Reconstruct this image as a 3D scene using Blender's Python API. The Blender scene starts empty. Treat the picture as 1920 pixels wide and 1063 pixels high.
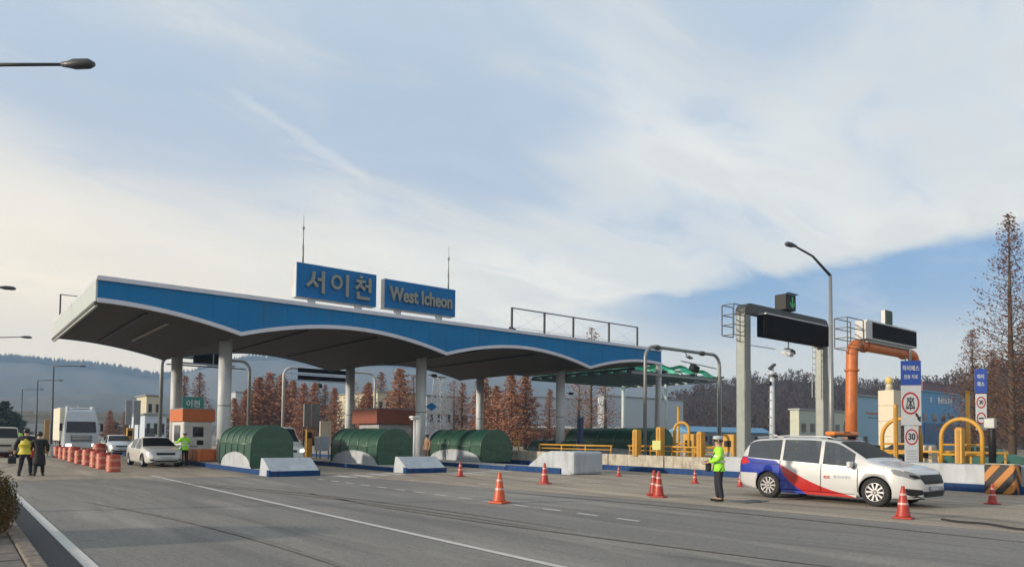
import bpy, bmesh, math, random
from math import sin, cos, tan, radians, pi, sqrt
from mathutils import Vector, Matrix
from mathutils.bvhtree import BVHTree
random.seed(7)
C = bpy.context.scene.collection
scene = bpy.context.scene

# ------------------------------------------------------------------ camera (a photograph cropped from a taller frame)
CAM_H, FOC, ROLL, PITCH, YAW = 1.7, 1325.0, 0.0105, radians(2.2), radians(38.6)
HZ = 817.0
CY = HZ - FOC*tan(PITCH); CX = 960.0
_F0 = Vector((sin(YAW), cos(YAW), 0)); _R0 = Vector((cos(YAW), -sin(YAW), 0))
CF = _F0*cos(PITCH) + Vector((0, 0, sin(PITCH)))
_U = -_F0*sin(PITCH) + Vector((0, 0, cos(PITCH)))
CR = _R0*cos(ROLL) + _U*sin(ROLL)
CU = _U*cos(ROLL) - _R0*sin(ROLL)
CP = Vector((0, 0, CAM_H))
cam = bpy.data.cameras.new('camera'); camo = bpy.data.objects.new('camera', cam); C.objects.link(camo)
cam.sensor_width = 36; cam.lens = 36*FOC/1920
cam.shift_y = (CY-531.5)/1920; cam.clip_end = 8000; cam.clip_start = 0.05
M4 = Matrix((CR, CU, -CF)).transposed().to_4x4(); M4.translation = CP
camo.matrix_world = M4
scene.camera = camo

# ------------------------------------------------------------------ sun, sky, exposure
SUN_EL, SUN_AZ = radians(13), radians(-73)       # azimuth measured from +Y towards +X
sd = Vector((sin(SUN_AZ)*cos(SUN_EL), cos(SUN_AZ)*cos(SUN_EL), sin(SUN_EL)))
sl = bpy.data.lights.new('sun', 'SUN'); sl.energy = 3.7; sl.angle = radians(2.2); sl.color = (1, .86, .68)
so = bpy.data.objects.new('sun', sl); C.objects.link(so)
so.rotation_euler = sd.to_track_quat('Z', 'Y').to_euler()
scene.view_settings.view_transform = 'Standard'; scene.view_settings.look = 'None'
scene.view_settings.exposure = 0.70; scene.view_settings.gamma = 1.0

def ray(x, y):
    return CF + CR*((x-CX)/FOC) - CU*((y-CY)/FOC)
def gp(x, y, z=0.0):
    v = ray(x, y); s = (z-CAM_H)/v.z; return Vector((v.x*s, v.y*s, z))
def yp(x, y, Y):
    v = ray(x, y); s = Y/v.y; return Vector((v.x*s, Y, CAM_H+v.z*s))
def xp(x, y, X):
    v = ray(x, y); s = X/v.x; return Vector((X, v.y*s, CAM_H+v.z*s))
def dp(x, y, d):
    return CP + ray(x, y)*d

# world: hazy winter sky with a bank of altostratus, all as functions of direction
w = bpy.data.worlds.new('World'); scene.world = w; w.use_nodes = True
nt = w.node_tree; nt.nodes.clear()
def N(t, **k):
    n = nt.nodes.new(t)
    for a, b in k.items(): setattr(n, a, b)
    return n
def L(a, b): nt.links.new(a, b)
def setin(n, i, v):
    if hasattr(v, 'links'): L(v, n.inputs[i])
    else: n.inputs[i].default_value = v
def math_(op, a, b=None, c=None, clamp=False):
    n = N('ShaderNodeMath', operation=op); n.use_clamp = clamp
    setin(n, 0, a)
    if b is not None: setin(n, 1, b)
    if c is not None: setin(n, 2, c)
    return n.outputs[0]
def mrange(v, a, b, c=0.0, d=1.0, smooth=True):
    n = N('ShaderNodeMapRange'); n.interpolation_type = 'SMOOTHSTEP' if smooth else 'LINEAR'
    setin(n, 0, v); n.inputs[1].default_value = a; n.inputs[2].default_value = b
    n.inputs[3].default_value = c; n.inputs[4].default_value = d
    return n.outputs[0]
def dot_(vec, d):
    n = N('ShaderNodeVectorMath', operation='DOT_PRODUCT'); L(vec, n.inputs[0]); n.inputs[1].default_value = d
    return n.outputs['Value']
def mixc(f, a, b):
    n = N('ShaderNodeMix', data_type='RGBA'); setin(n, 0, f)
    for i, v in ((6, a), (7, b)):
        if hasattr(v, 'links'): L(v, n.inputs[i])
        else: n.inputs[i].default_value = (*v, 1)
    return n.outputs[2]
def noise_(vec, scale, detail=4, rough=.55, dist=0.0):
    n = N('ShaderNodeTexNoise'); L(vec, n.inputs['Vector']); n.inputs['Scale'].default_value = scale
    n.inputs['Detail'].default_value = detail; n.inputs['Roughness'].default_value = rough
    n.inputs['Distortion'].default_value = dist
    return n.outputs['Fac']
tc = N('ShaderNodeTexCoord'); dirv = tc.outputs['Generated']
sky = N('ShaderNodeTexSky'); sky.sky_type = 'NISHITA'; sky.sun_disc = False
sky.sun_elevation = SUN_EL; sky.sun_rotation = SUN_AZ
sky.air_density = 1.0; sky.dust_density = 2.2; sky.ozone_density = 2.0
skys = N('ShaderNodeVectorMath', operation='SCALE'); L(sky.outputs[0], skys.inputs[0]); skys.inputs[3].default_value = 0.085
sep = N('ShaderNodeSeparateXYZ'); L(dirv, sep.inputs[0]); Z = sep.outputs[2]
# cloud-sheet coordinates: direction projected on a layer overhead
zc = math_('ADD', math_('MAXIMUM', Z, 0.0), 0.13)
cv = N('ShaderNodeCombineXYZ')
L(math_('DIVIDE', sep.outputs[0], zc), cv.inputs[0]); L(math_('DIVIDE', sep.outputs[1], zc), cv.inputs[1])
mp = N('ShaderNodeMapping'); L(cv.outputs[0], mp.inputs[0])
mp.inputs['Rotation'].default_value = (0, 0, radians(-28)); mp.inputs['Scale'].default_value = (.55, 1.25, 1)
n1 = noise_(mp.outputs[0], .85, 6, .55, .35)
n2 = noise_(mp.outputs[0], 3.2, 6, .62, .6)
nb = math_('ADD', math_('MULTIPLY', n1, .72), math_('MULTIPLY', n2, .28))
# the cloud bank's lower right edge: great circle through two directions
ra, rb = ray(1080, 600).normalized(), ray(1900, 438).normalized()
pn = ra.cross(rb); pn = pn if pn.z > 0 else -pn; pn.normalize()
edge = math_('ADD', dot_(dirv, pn), math_('MULTIPLY', math_('SUBTRACT', n2, .5), .05))
bank = mrange(edge, -.004, .022)
lefta = ray(1180, 600).normalized(); rightv = _R0
leftm = mrange(dot_(dirv, _R0), .02, .28, 1.0, 0.0)          # towards the left the veil reaches the horizon
bank = math_('MAXIMUM', bank, leftm)
# blue thinner area high up, in the middle and to the left
def blob(px, py, r0, r1):
    d = ray(px, py).normalized(); return mrange(dot_(dirv, d), cos(r0), cos(r1))
hole = math_('MAXIMUM', blob(880, 70, radians(17), radians(3)), math_('MULTIPLY', blob(330, 160, radians(17), radians(2)), .62))
hole = math_('MAXIMUM', hole, math_('MULTIPLY', blob(1300, -60, radians(13), radians(4)), .8))
high = mrange(Z, .42, .75, 0, .55)
thick = mrange(math_('SUBTRACT', math_('ADD', nb, math_('MULTIPLY', math_('SUBTRACT', n2, .5), .35)), math_('MULTIPLY', math_('MAXIMUM', hole, high), .17)), .26, .58, .38, 1.0)
cover = math_('MULTIPLY', bank, thick)
streak = math_('MULTIPLY', mrange(n2, .48, .70, 0, .38), mrange(Z, .05, .3, 1, .3))
cover = math_('MAXIMUM', cover, streak)
# contrail
ca, cb = ray(470, 195).normalized(), ray(655, 315).normalized()
cn = ca.cross(cb).normalized()
n3 = noise_(mp.outputs[0], 9, 3, .6)
cd = math_('ABSOLUTE', math_('ADD', dot_(dirv, cn), math_('MULTIPLY', math_('SUBTRACT', n3, .5), .02)))
cm = ((ca+cb)/2).normalized()
trail = math_('MULTIPLY', mrange(cd, .001, .010, .20, 0), mrange(dot_(dirv, cm), cos(radians(6.5)), cos(radians(3.5))))
cover = math_('MAXIMUM', cover, math_('MULTIPLY', math_('ADD', cover, trail), mrange(trail, 0, .05)), clamp=True)
# colours
tosun = mrange(dot_(dirv, sd), .0, 1.0)
ccol = mixc(mrange(Z, .02, .50), (.745, .69, .57), (.53, .545, .54))
ccol = mixc(mrange(n2, .38, .62, 0, .55), ccol, (.42, .44, .445))
ccol = mixc(math_('MULTIPLY', tosun, .30), ccol, (.76, .68, .56))
blue = mixc(mrange(Z, .03, .22), (.56, .54, .48), (.17, .285, .46))
blue = mixc(mrange(Z, .3, .6), blue, (.27, .375, .49))
blue = mixc(.22, blue, skys.outputs[0])
colf = mixc(cover, blue, ccol)
hz_ = math_('MAXIMUM', mrange(Z, .05, .175, .85, 0), math_('MULTIPLY', mrange(Z, .0, .42, .9, 0), mrange(dot_(dirv, _R0), -.55, .12, 1, 0)))
colf = mixc(hz_, colf, mixc(mrange(dot_(dirv, _R0), -.5, .5), (.84, .68, .47), (.74, .655, .50)))
bg = N('ShaderNodeBackground'); L(colf, bg.inputs[0]); bg.inputs[1].default_value = 1.0
wo = N('ShaderNodeOutputWorld'); L(bg.outputs[0], wo.inputs[0])

# ------------------------------------------------------------------ materials
MATS = {}
def mat(name, col=(.5,.5,.5), rough=.6, metal=0.0, var=.12, scale=2.5, bump=0.0, bscale=40, emit=None, estr=0, spec=None, trans=0, coat=0, dirt=0.0):
    if name in MATS: return MATS[name]
    m = bpy.data.materials.new(name); m.use_nodes = True; t = m.node_tree
    b = t.nodes['Principled BSDF']
    b.inputs['Base Color'].default_value = (*col, 1); b.inputs['Roughness'].default_value = rough; b.inputs['Metallic'].default_value = metal
    if spec is not None: b.inputs['Specular IOR Level'].default_value = spec
    if coat: b.inputs['Coat Weight'].default_value = coat; b.inputs['Coat Roughness'].default_value = .08
    if trans: b.inputs['Transmission Weight'].default_value = trans
    if emit: b.inputs['Emission Color'].default_value = (*emit, 1); b.inputs['Emission Strength'].default_value = estr
    tcn = t.nodes.new('ShaderNodeTexCoord')
    if var:
        nz = t.nodes.new('ShaderNodeTexNoise'); nz.inputs['Scale'].default_value = scale; nz.inputs['Detail'].default_value = 6; nz.inputs['Roughness'].default_value = .65
        t.links.new(tcn.outputs['Object'], nz.inputs['Vector'])
        mr = t.nodes.new('ShaderNodeMapRange'); mr.inputs[1].default_value = .3; mr.inputs[2].default_value = .7; mr.inputs[3].default_value = 1-var; mr.inputs[4].default_value = 1+var
        t.links.new(nz.outputs['Fac'], mr.inputs[0])
        mx = t.nodes.new('ShaderNodeVectorMath'); mx.operation = 'SCALE'; mx.inputs[0].default_value = col
        t.links.new(mr.outputs[0], mx.inputs[3]); t.links.new(mx.outputs[0], b.inputs['Base Color'])
        if dirt:
            sp = t.nodes.new('ShaderNodeTexNoise'); sp.inputs['Scale'].default_value = scale*2.3; sp.inputs['Detail'].default_value = 8
            mpn = t.nodes.new('ShaderNodeMapping'); mpn.inputs['Scale'].default_value = (1, 1, .18)
            t.links.new(tcn.outputs['Object'], mpn.inputs[0]); t.links.new(mpn.outputs[0], sp.inputs['Vector'])
            r2 = t.nodes.new('ShaderNodeMapRange'); r2.inputs[1].default_value = .5; r2.inputs[2].default_value = .75; r2.inputs[3].default_value = 0; r2.inputs[4].default_value = dirt
            t.links.new(sp.outputs['Fac'], r2.inputs[0])
            m2 = t.nodes.new('ShaderNodeMix'); m2.data_type = 'RGBA'; t.links.new(r2.outputs[0], m2.inputs[0]); t.links.new(mx.outputs[0], m2.inputs[6]); m2.inputs[7].default_value = (.10, .085, .07, 1)
            t.links.new(m2.outputs[2], b.inputs['Base Color'])
    if bump:
        nz2 = t.nodes.new('ShaderNodeTexNoise'); nz2.inputs['Scale'].default_value = bscale; nz2.inputs['Detail'].default_value = 4
        t.links.new(tcn.outputs['Object'], nz2.inputs['Vector'])
        bp = t.nodes.new('ShaderNodeBump'); bp.inputs['Strength'].default_value = bump; bp.inputs['Distance'].default_value = .02
        t.links.new(nz2.outputs['Fac'], bp.inputs['Height']); t.links.new(bp.outputs[0], b.inputs['Normal'])
    MATS[name] = m; return m
white = mat('white_paint', (.48, .50, .52), .5, var=.08, dirt=.35)
barrier_white = mat('barrier_white_paint', (.37, .41, .455), .6, var=.12, scale=1.8, dirt=.32)
kerb_blue = mat('kerb_blue_paint', (.005, .042, .15), .6, spec=.2, var=.25, scale=3, dirt=.35)
concrete = mat('concrete', (.36, .34, .30), .9, var=.18, bump=.3, dirt=.5)
old_concrete = mat('old_concrete', (.40, .37, .31), .9, var=.25, bump=.4, dirt=.7)
steel = mat('galvanised_steel', (.22, .235, .24), .45, .35, var=.12, dirt=.15)
steel_dark = mat('dark_steel', (.055, .06, .065), .55, .2)
column_paint = mat('column_paint', (.50, .54, .58), .5, var=.08, dirt=.2)
yellow = mat('yellow_paint', (.50, .265, .028), .5, var=.14, dirt=.3)
orange_paint = mat('orange_paint', (.50, .135, .028), .5, var=.18, dirt=.4)
orange_roof = mat('booth_orange', (.50, .13, .03), .5, var=.1)
cone_red = mat('cone_orange_plastic', (.36, .030, .018), .45, var=.15, scale=6, dirt=.25)
cone_orange = mat('cone_bright_orange_plastic', (.50, .075, .02), .45, var=.12, scale=6, dirt=.2)
reflect_white = mat('reflective_band', (.55, .34, .30), .35, var=.05)
barrel_red = mat('drum_orange_plastic', (.36, .045, .022), .5, var=.2, scale=4, dirt=.3)
barrel_band = mat('drum_band', (.50, .20, .13), .4, var=.1)
rubber = mat('black_rubber', (.018, .018, .019), .85, var=.1)
blackp = mat('black_plastic', (.010, .0105, .011), .55, var=.1, spec=.3)
glass = mat('dark_glass', (.012, .015, .02), .08, var=0, spec=.4)
glassg = mat('grey_tinted_glass', (.10, .11, .115), .07, var=0, spec=1.0)
chrome = mat('chrome', (.6, .6, .62), .18, 1.0, var=0)
lampglass = mat('headlamp_lens', (.55, .57, .6), .1, var=0, spec=.8)
lit_lamp = mat('lit_headlamp', (.9, .88, .8), .2, var=0, emit=(1, .93, .75), estr=3)
tail_red = mat('tail_lamp', (.45, .02, .02), .2, var=0)
fascia_blue = mat('fascia_blue', (.002, .150, .37), .5, spec=.25, var=.09, scale=.5, dirt=.16)
trim_white = mat('fascia_trim', (.50, .52, .60), .35, .2, var=.06)
panel_pale = mat('canopy_end_panel', (.40, .45, .45), .5, var=.08)
roof_grey = mat('roof_sheet', (.35, .36, .37), .6)
sign_blue = mat('sign_blue', (.004, .13, .36), .5, spec=.25, var=.08)
letter_grey = mat('sign_letter', (.22, .235, .225), .5, var=.06)
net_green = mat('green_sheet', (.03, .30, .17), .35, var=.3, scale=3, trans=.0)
net_lit = mat('lit_green_sheet', (.25, .62, .45), .4, var=.3)  # lit copy of the green sheet, daylight through it put into the colour
hood_green = None
signwhite = mat('sign_white', (.40, .43, .47), .4, var=.04)
signred = mat('sign_red', (.30, .015, .018), .4, var=0)
signblue = mat('sign_panel_blue', (.012, .05, .27), .4, var=.05)
signgreen = mat('road_sign_green', (.008, .13, .10), .4, var=.05)
blackpaint = mat('black_paint', (.015, .015, .016), .5, var=0)
led_green = mat('green_signal_leds', (.02, .25, .08), .4, var=0, emit=(.05, .8, .2), estr=.05)
led_panel = mat('led_panel', (.005, .005, .006), .8, var=.2, scale=8, spec=.15)
skin = mat('skin', (.45, .27, .19), .55, var=.06)
hair = mat('hair', (.012, .01, .009), .5, var=0)
hivis = mat('hivis_green', (.34, .82, .04), .6, var=.1, scale=12, bump=.3, bscale=14)
hiyel = mat('vest_yellow', (.55, .47, .04), .6, var=.12, scale=12)
navy = mat('navy_cloth', (.012, .014, .025), .8, var=.2, scale=14)
blackcloth = mat('black_cloth', (.010, .010, .012), .8, var=.2, scale=14)
redcloth = mat('red_cloth', (.5, .03, .03), .7)
orangecloth = mat('orange_cloth', (.65, .10, .03), .7)
silver_strip = mat('reflective_strip', (.65, .66, .64), .3, var=0)
bark = mat('bark', (.085, .06, .045), .9, var=.3, scale=6, bump=.4)
bark_far = mat('grey_bark', (.15, .12, .10), .9, var=.3)

def node_mat(name):
    m = bpy.data.materials.new(name); m.use_nodes = True; t = m.node_tree
    return m, t, t.nodes['Principled BSDF']
class NT:                                           # tiny node helper for one tree
    def __init__(s, t): s.t = t
    def n(s, typ, **k):
        x = s.t.nodes.new(typ)
        for a, b in k.items(): setattr(x, a, b)
        return x
    def l(s, a, b): s.t.links.new(a, b)
    def put(s, n, i, v):
        if hasattr(v, 'links'): s.l(v, n.inputs[i])
        else: n.inputs[i].default_value = v
    def m(s, op, a, b=None, c=None, clamp=False):
        x = s.n('ShaderNodeMath', operation=op); x.use_clamp = clamp; s.put(x, 0, a)
        if b is not None: s.put(x, 1, b)
        if c is not None: s.put(x, 2, c)
        return x.outputs[0]
    def mr(s, v, a, b, c=0., d=1.):
        x = s.n('ShaderNodeMapRange'); s.put(x, 0, v)
        for i, q in zip((1, 2, 3, 4), (a, b, c, d)): x.inputs[i].default_value = q
        return x.outputs[0]
    def mix(s, f, a, b):
        x = s.n('ShaderNodeMix', data_type='RGBA'); s.put(x, 0, f)
        for i, v in ((6, a), (7, b)):
            if hasattr(v, 'links'): s.l(v, x.inputs[i])
            else: x.inputs[i].default_value = (*v, 1)
        return x.outputs[2]
    def noise(s, vec, sc, det=4, ro=.6, scale3=None, dist=0):
        if scale3:
            mpn = s.n('ShaderNodeMapping'); s.l(vec, mpn.inputs[0]); mpn.inputs['Scale'].default_value = scale3; vec = mpn.outputs[0]
        x = s.n('ShaderNodeTexNoise'); s.l(vec, x.inputs['Vector']); x.inputs['Scale'].default_value = sc
        x.inputs['Detail'].default_value = det; x.inputs['Roughness'].default_value = ro; x.inputs['Distortion'].default_value = dist
        return x.outputs['Fac']
def leaf_mat(name, a, b, c, rough=.7):
    m, t, bs = node_mat(name); q = NT(t)
    g = q.n('ShaderNodeNewGeometry'); 
    at = q.n('ShaderNodeTexCoord').outputs['Object']
    col = q.mix(g.outputs['Random Per Island'], a, b)
    col = q.mix(q.mr(q.noise(at, .9, 2), .35, .65), col, c)
    q.l(col, bs.inputs['Base Color']); bs.inputs['Roughness'].default_value = rough
    bs.inputs['Specular IOR Level'].default_value = .2
    return m
rust = leaf_mat('rust_needles', (.40, .17, .085), (.24, .11, .065), (.32, .17, .11))
rust_pale = leaf_mat('faded_rust_needles', (.30, .13, .08), (.20, .10, .07), (.25, .15, .11))
brown_leaf = leaf_mat('dry_brown_leaves', (.17, .075, .04), (.075, .04, .028), (.13, .07, .045))
green_leaf = leaf_mat('evergreen_leaves', (.035, .06, .03), (.02, .035, .02), (.05, .06, .035))
hedge_leaf = leaf_mat('hedge_leaves', (.12, .085, .016), (.045, .045, .012), (.09, .05, .014))
twig = leaf_mat('bare_twigs', (.065, .036, .026), (.034, .022, .018), (.046, .031, .026))

# ------------------------------------------------------------------ mesh helpers
class MB:
    def __init__(s): s.v = []; s.f = []; s.m = []; s.ms = []; s.sm = []
    def mi(s, m):
        if m not in s.ms: s.ms.append(m)
        return s.ms.index(m)
    def face(s, pts, m, smooth=False):
        b = len(s.v); s.v += [tuple(p) for p in pts]; s.f.append(tuple(range(b, b+len(pts)))); s.m.append(s.mi(m)); s.sm.append(smooth); return s
    def grid(s, rows, m, closed=False, smooth=True, caps=False):
        b = len(s.v); n = len(rows[0])
        for r in rows: s.v += [tuple(p) for p in r]
        k = s.mi(m)
        for i in range(len(rows)-1):
            for j in range(n if closed else n-1):
                j2 = (j+1) % n
                s.f.append((b+i*n+j, b+i*n+j2, b+(i+1)*n+j2, b+(i+1)*n+j)); s.m.append(k); s.sm.append(smooth)
        if caps:
            s.f.append(tuple(b+j for j in range(n))[::-1]); s.f.append(tuple(b+(len(rows)-1)*n+j for j in range(n)))
            s.m += [k, k]; s.sm += [False, False]
        return s
    def box(s, c, d, m, rz=0, rx=0, ry=0, bev=0):
        hx, hy, hz = d[0]/2, d[1]/2, d[2]/2
        R = (Matrix.Rotation(rz, 3, 'Z') @ Matrix.Rotation(ry, 3, 'Y') @ Matrix.Rotation(rx, 3, 'X')); c = Vector(c)
        if bev <= 0:
            P = [c + R @ Vector((x*hx, y*hy, z*hz)) for z in (-1, 1) for y in (-1, 1) for x in (-1, 1)]
            b = len(s.v); s.v += [tuple(p) for p in P]; k = s.mi(m)
            for f in ((0,2,3,1),(4,5,7,6),(0,1,5,4),(2,6,7,3),(0,4,6,2),(1,3,7,5)):
                s.f.append(tuple(b+i for i in f)); s.m.append(k); s.sm.append(False)
        else:
            bm = bmesh.new(); bmesh.ops.create_cube(bm, size=1)
            for v in bm.verts: v.co = Vector((v.co.x*d[0], v.co.y*d[1], v.co.z*d[2]))
            bmesh.ops.bevel(bm, geom=bm.edges[:], offset=bev, segments=2, affect='EDGES', profile=.5)
            b = len(s.v); k = s.mi(m)
            for v in bm.verts: s.v.append(tuple(c + R @ v.co))
            bm.verts.index_update()
            for f in bm.faces: s.f.append(tuple(b+v.index for v in f.verts)); s.m.append(k); s.sm.append(False)
            bm.free()
        return s
    def tube(s, pts, r, m, seg=8, caps=True, smooth=True):
        pts = [Vector(p) for p in pts]; rs = r if isinstance(r, (list, tuple)) else [r]*len(pts)
        rows = []; prev = None
        for i, p in enumerate(pts):
            t = (pts[min(i+1, len(pts)-1)] - pts[max(i-1, 0)]).normalized()
            u = prev if prev is not None else (Vector((0, 0, 1)) if abs(t.z) < .9 else Vector((1, 0, 0)))
            a = (u - t*u.dot(t))
            a = a.normalized() if a.length > 1e-5 else t.orthogonal().normalized()
            prev = a; b_ = t.cross(a)
            rows.append([p + (a*cos(2*pi*j/seg) + b_*sin(2*pi*j/seg))*rs[i] for j in range(seg)])
        return s.grid(rows, m, True, smooth, caps)
    def bar(s, a, b, w, h, m):
        a, b = Vector(a), Vector(b); t = (b-a).normalized(); up = Vector((0, 0, 1)) if abs(t.z) < .95 else Vector((0, 1, 0))
        x = t.cross(up).normalized()*w/2; y = x.normalized().cross(t)*h/2
        return s.grid([[a-x-y, a+x-y, a+x+y, a-x+y], [b-x-y, b+x-y, b+x+y, b-x+y]], m, True, False, True)
    def lathe(s, prof, m, c=(0,0,0), seg=20, axis='Z', smooth=True, caps=True):
        rows = []
        for r, z in prof:
            row = []
            for j in range(seg):
                a = 2*pi*j/seg; p = (r*cos(a), r*sin(a), z)
                if axis == 'X': p = (z, r*cos(a), r*sin(a))
                if axis == 'Y': p = (r*sin(a), z, r*cos(a))
                row.append((p[0]+c[0], p[1]+c[1], p[2]+c[2]))
            rows.append(row)
        return s.grid(rows, m, True, smooth, caps)
    def prism(s, poly, axis, a, b, m, smooth=False):
        def P(u, v, t): return {'X': (t, u, v), 'Y': (u, t, v), 'Z': (u, v, t)}[axis]
        A = [P(u, v, a) for u, v in poly]; B = [P(u, v, b) for u, v in poly]
        s.grid([A, B], m, True, smooth, False); s.face(A[::-1], m); s.face(B, m); return s
    def build(s, name, parent=None, loc=(0,0,0), rz=0, fix=True):
        me = bpy.data.meshes.new(name); me.from_pydata(s.v, [], s.f)
        for m in s.ms: me.materials.append(m)
        me.polygons.foreach_set('material_index', s.m); me.polygons.foreach_set('use_smooth', s.sm)
        if fix:
            bm = bmesh.new(); bm.from_mesh(me); bmesh.ops.recalc_face_normals(bm, faces=bm.faces); bm.to_mesh(me); bm.free()
        me.update()
        o = bpy.data.objects.new(name, me); C.objects.link(o); o.location = loc; o.rotation_euler = (0, 0, rz)
        if parent: o.parent = parent
        return o
def tag(o, label, cat, group=None, kind=None):
    if label: o['label'] = label
    if cat: o['category'] = cat
    if group: o['group'] = group
    if kind: o['kind'] = kind
    return o
def thing(name, label, cat, loc=(0,0,0), rz=0, group=None):
    o = bpy.data.objects.new(name, None); C.objects.link(o); o.location = loc; o.rotation_euler = (0, 0, rz); o.empty_display_size = .2
    return tag(o, label, cat, group)
def struct(o, label=None): o['kind'] = 'structure'; return o
def dup(root, loc=None, rz=None, label=None, scale=None, group=None):
    r = root.copy(); C.objects.link(r)
    if loc is not None: r.location = loc
    if rz is not None: r.rotation_euler = (0, 0, rz)
    if label: r['label'] = label
    if group: r['group'] = group
    if scale is not None: r.scale = scale
    for ch in root.children:
        c = ch.copy(); C.objects.link(c); c.parent = r
        for g in ch.children:
            d = g.copy(); C.objects.link(d); d.parent = c
    return r
def bake(o):
    dg = bpy.context.evaluated_depsgraph_get(); dg.update()
    me = bpy.data.meshes.new_from_object(o.evaluated_get(dg), depsgraph=dg); me.name = o.name
    old = o.data; o.modifiers.clear(); o.data = me
    if old.users == 0: bpy.data.meshes.remove(old)
    return o
def text_mesh(body, size, depth, m, bold=0.0, sx=1.0):
    c = bpy.data.curves.new('txt', 'FONT'); c.body = body; c.size = size; c.extrude = depth/2; c.offset = bold; c.align_x = 'CENTER'; c.align_y = 'CENTER'; c.resolution_u = 3
    o = bpy.data.objects.new('txt', c); C.objects.link(o)
    dg = bpy.context.evaluated_depsgraph_get(); dg.update()
    me = bpy.data.meshes.new_from_object(o.evaluated_get(dg), depsgraph=dg)
    me.materials.clear(); me.materials.append(m)
    for v in me.vertices: v.co.x *= sx
    bpy.data.objects.remove(o); bpy.data.curves.remove(c)
    return me
def text_part(name, body, size, depth, m, parent, loc, facing='-Y', bold=0.0, sx=1.0):
    o = bpy.data.objects.new(name, text_mesh(body, size, depth, m, bold, sx)); C.objects.link(o); o.parent = parent; o.location = loc
    o.rotation_euler = {'-Y': (pi/2, 0, 0), '-X': (pi/2, 0, -pi/2), '+Y': (pi/2, 0, pi), '+X': (pi/2, 0, pi/2)}[facing]
    return o

# ------------------------------------------------------------------ ground, road, markings
def road_mat(name, c1, c2, tyre, tyre_amt, tan_=None):
    m, t, bs = node_mat(name); q = NT(t); tcn = q.n('ShaderNodeTexCoord').outputs['Object']
    sp = q.n('ShaderNodeSeparateXYZ'); q.l(tcn, sp.inputs[0])
    big = q.mr(q.noise(tcn, .35, 5, .6, (1, .22, 1)), .35, .65)
    col = q.mix(big, c1, c2)
    # tyre bands drift slowly sideways along the road
    wx = q.m('ADD', sp.outputs[0], q.m('MULTIPLY', q.m('SUBTRACT', q.noise(tcn, .05, 2, .5), .5), 7.0))
    cb = q.n('ShaderNodeCombineXYZ'); q.l(wx, cb.inputs[0]); q.l(q.m('MULTIPLY', sp.outputs[1], .03), cb.inputs[1])
    band = q.mr(q.noise(cb.outputs[0], 1.1, 4, .6), .50, .66)
    brk = q.mr(q.noise(tcn, .5, 4, .6, (1, .3, 1)), .25, .6, .35, 1)
    col = q.mix(q.m('MULTIPLY', q.m('MULTIPLY', band, brk), tyre_amt), col, tyre)
    sk = q.noise(cb.outputs[0], 5.0, 5, .7)
    col = q.mix(q.mr(sk, .56, .74, 0, .30), col, tyre)
    if tan_: col = q.mix(q.mr(q.noise(tcn, .8, 5, .6, (1, .12, 1)), .52, .66, 0, .8), col, tan_)
    sp1 = q.noise(tcn, 12, 4, .75); sp2 = q.noise(tcn, 62, 2, .7)
    k = q.m('ADD', q.mr(sp1, .3, .7, .76, 1.24), q.mr(sp2, .28, .72, -.42, .42))
    sc = q.n('ShaderNodeVectorMath', operation='SCALE'); q.l(col, sc.inputs[0]); q.l(k, sc.inputs[3])
    # sealed cracks
    vo = q.n('ShaderNodeTexVoronoi', feature='DISTANCE_TO_EDGE'); mpn = q.n('ShaderNodeMapping'); q.l(tcn, mpn.inputs[0]); mpn.inputs['Scale'].default_value = (.16, .05, 1)
    wv = q.n('ShaderNodeVectorMath', operation='ADD'); q.l(mpn.outputs[0], wv.inputs[0])
    nzc = q.n('ShaderNodeTexNoise'); q.l(tcn, nzc.inputs['Vector']); nzc.inputs['Scale'].default_value = .9
    ns = q.n('ShaderNodeVectorMath', operation='SCALE'); q.l(nzc.outputs['Color'], ns.inputs[0]); ns.inputs[3].default_value = .22; q.l(ns.outputs[0], wv.inputs[1])
    q.l(wv.outputs[0], vo.inputs['Vector'])
    cr = q.mr(vo.outputs['Distance'], .001, .006, .55, 0)
    out = q.mix(cr, sc.outputs[0], tyre)
    q.l(out, bs.inputs['Base Color']); bs.inputs['Roughness'].default_value = .85
    bp = q.n('ShaderNodeBump'); bp.inputs['Strength'].default_value = .55; bp.inputs['Distance'].default_value = .012
    q.l(sp2, bp.inputs['Height']); q.l(bp.outputs[0], bs.inputs['Normal'])
    return m
asphalt = road_mat('asphalt', (.196, .187, .174), (.152, .146, .137), (.074, .071, .068), .62, (.262, .248, .225))
plaza_m = road_mat('plaza_concrete', (.31, .262, .205), (.25, .215, .172), (.09, .08, .07), .78, (.42, .355, .27))
dark_asphalt = road_mat('shoulder_asphalt', (.05, .05, .052), (.042, .042, .044), (.03, .03, .03), .3)
ground_m = mat('dry_ground', (.17, .14, .085), .95, var=.35, scale=.08, bump=.3)
field_m = mat('paver_stone', (.125, .113, .10), .9, var=.35, scale=5, bump=.5, bscale=20)

b = MB(); n = 48
b.face([(3200*cos(2*pi*i/n), 3200*sin(2*pi*i/n), -.16) for i in range(n)], ground_m)
struct(b.build('ground'))
def sheet(name, poly, z, m, th=0.0):
    o = MB().face([(x, y, z) for x, y in poly], m).build(name); return struct(o)
sheet('road', [(1.0, -40), (75, -40), (75, 420), (1.0, 420)], 0.0, asphalt)
sheet('plaza_pavement', [(1.02, 29.4), (12.6, 27.6), (13.6, 20), (14.9, 12), (15.6, 4), (16.2, -30), (74, -30), (74, 110), (1.02, 110)], .004, plaza_m)
sheet('road_shoulder', [(1.0, -40), (1.385, -40), (1.385, 27.5), (1.0, 27.5)], .004, dark_asphalt)
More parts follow.
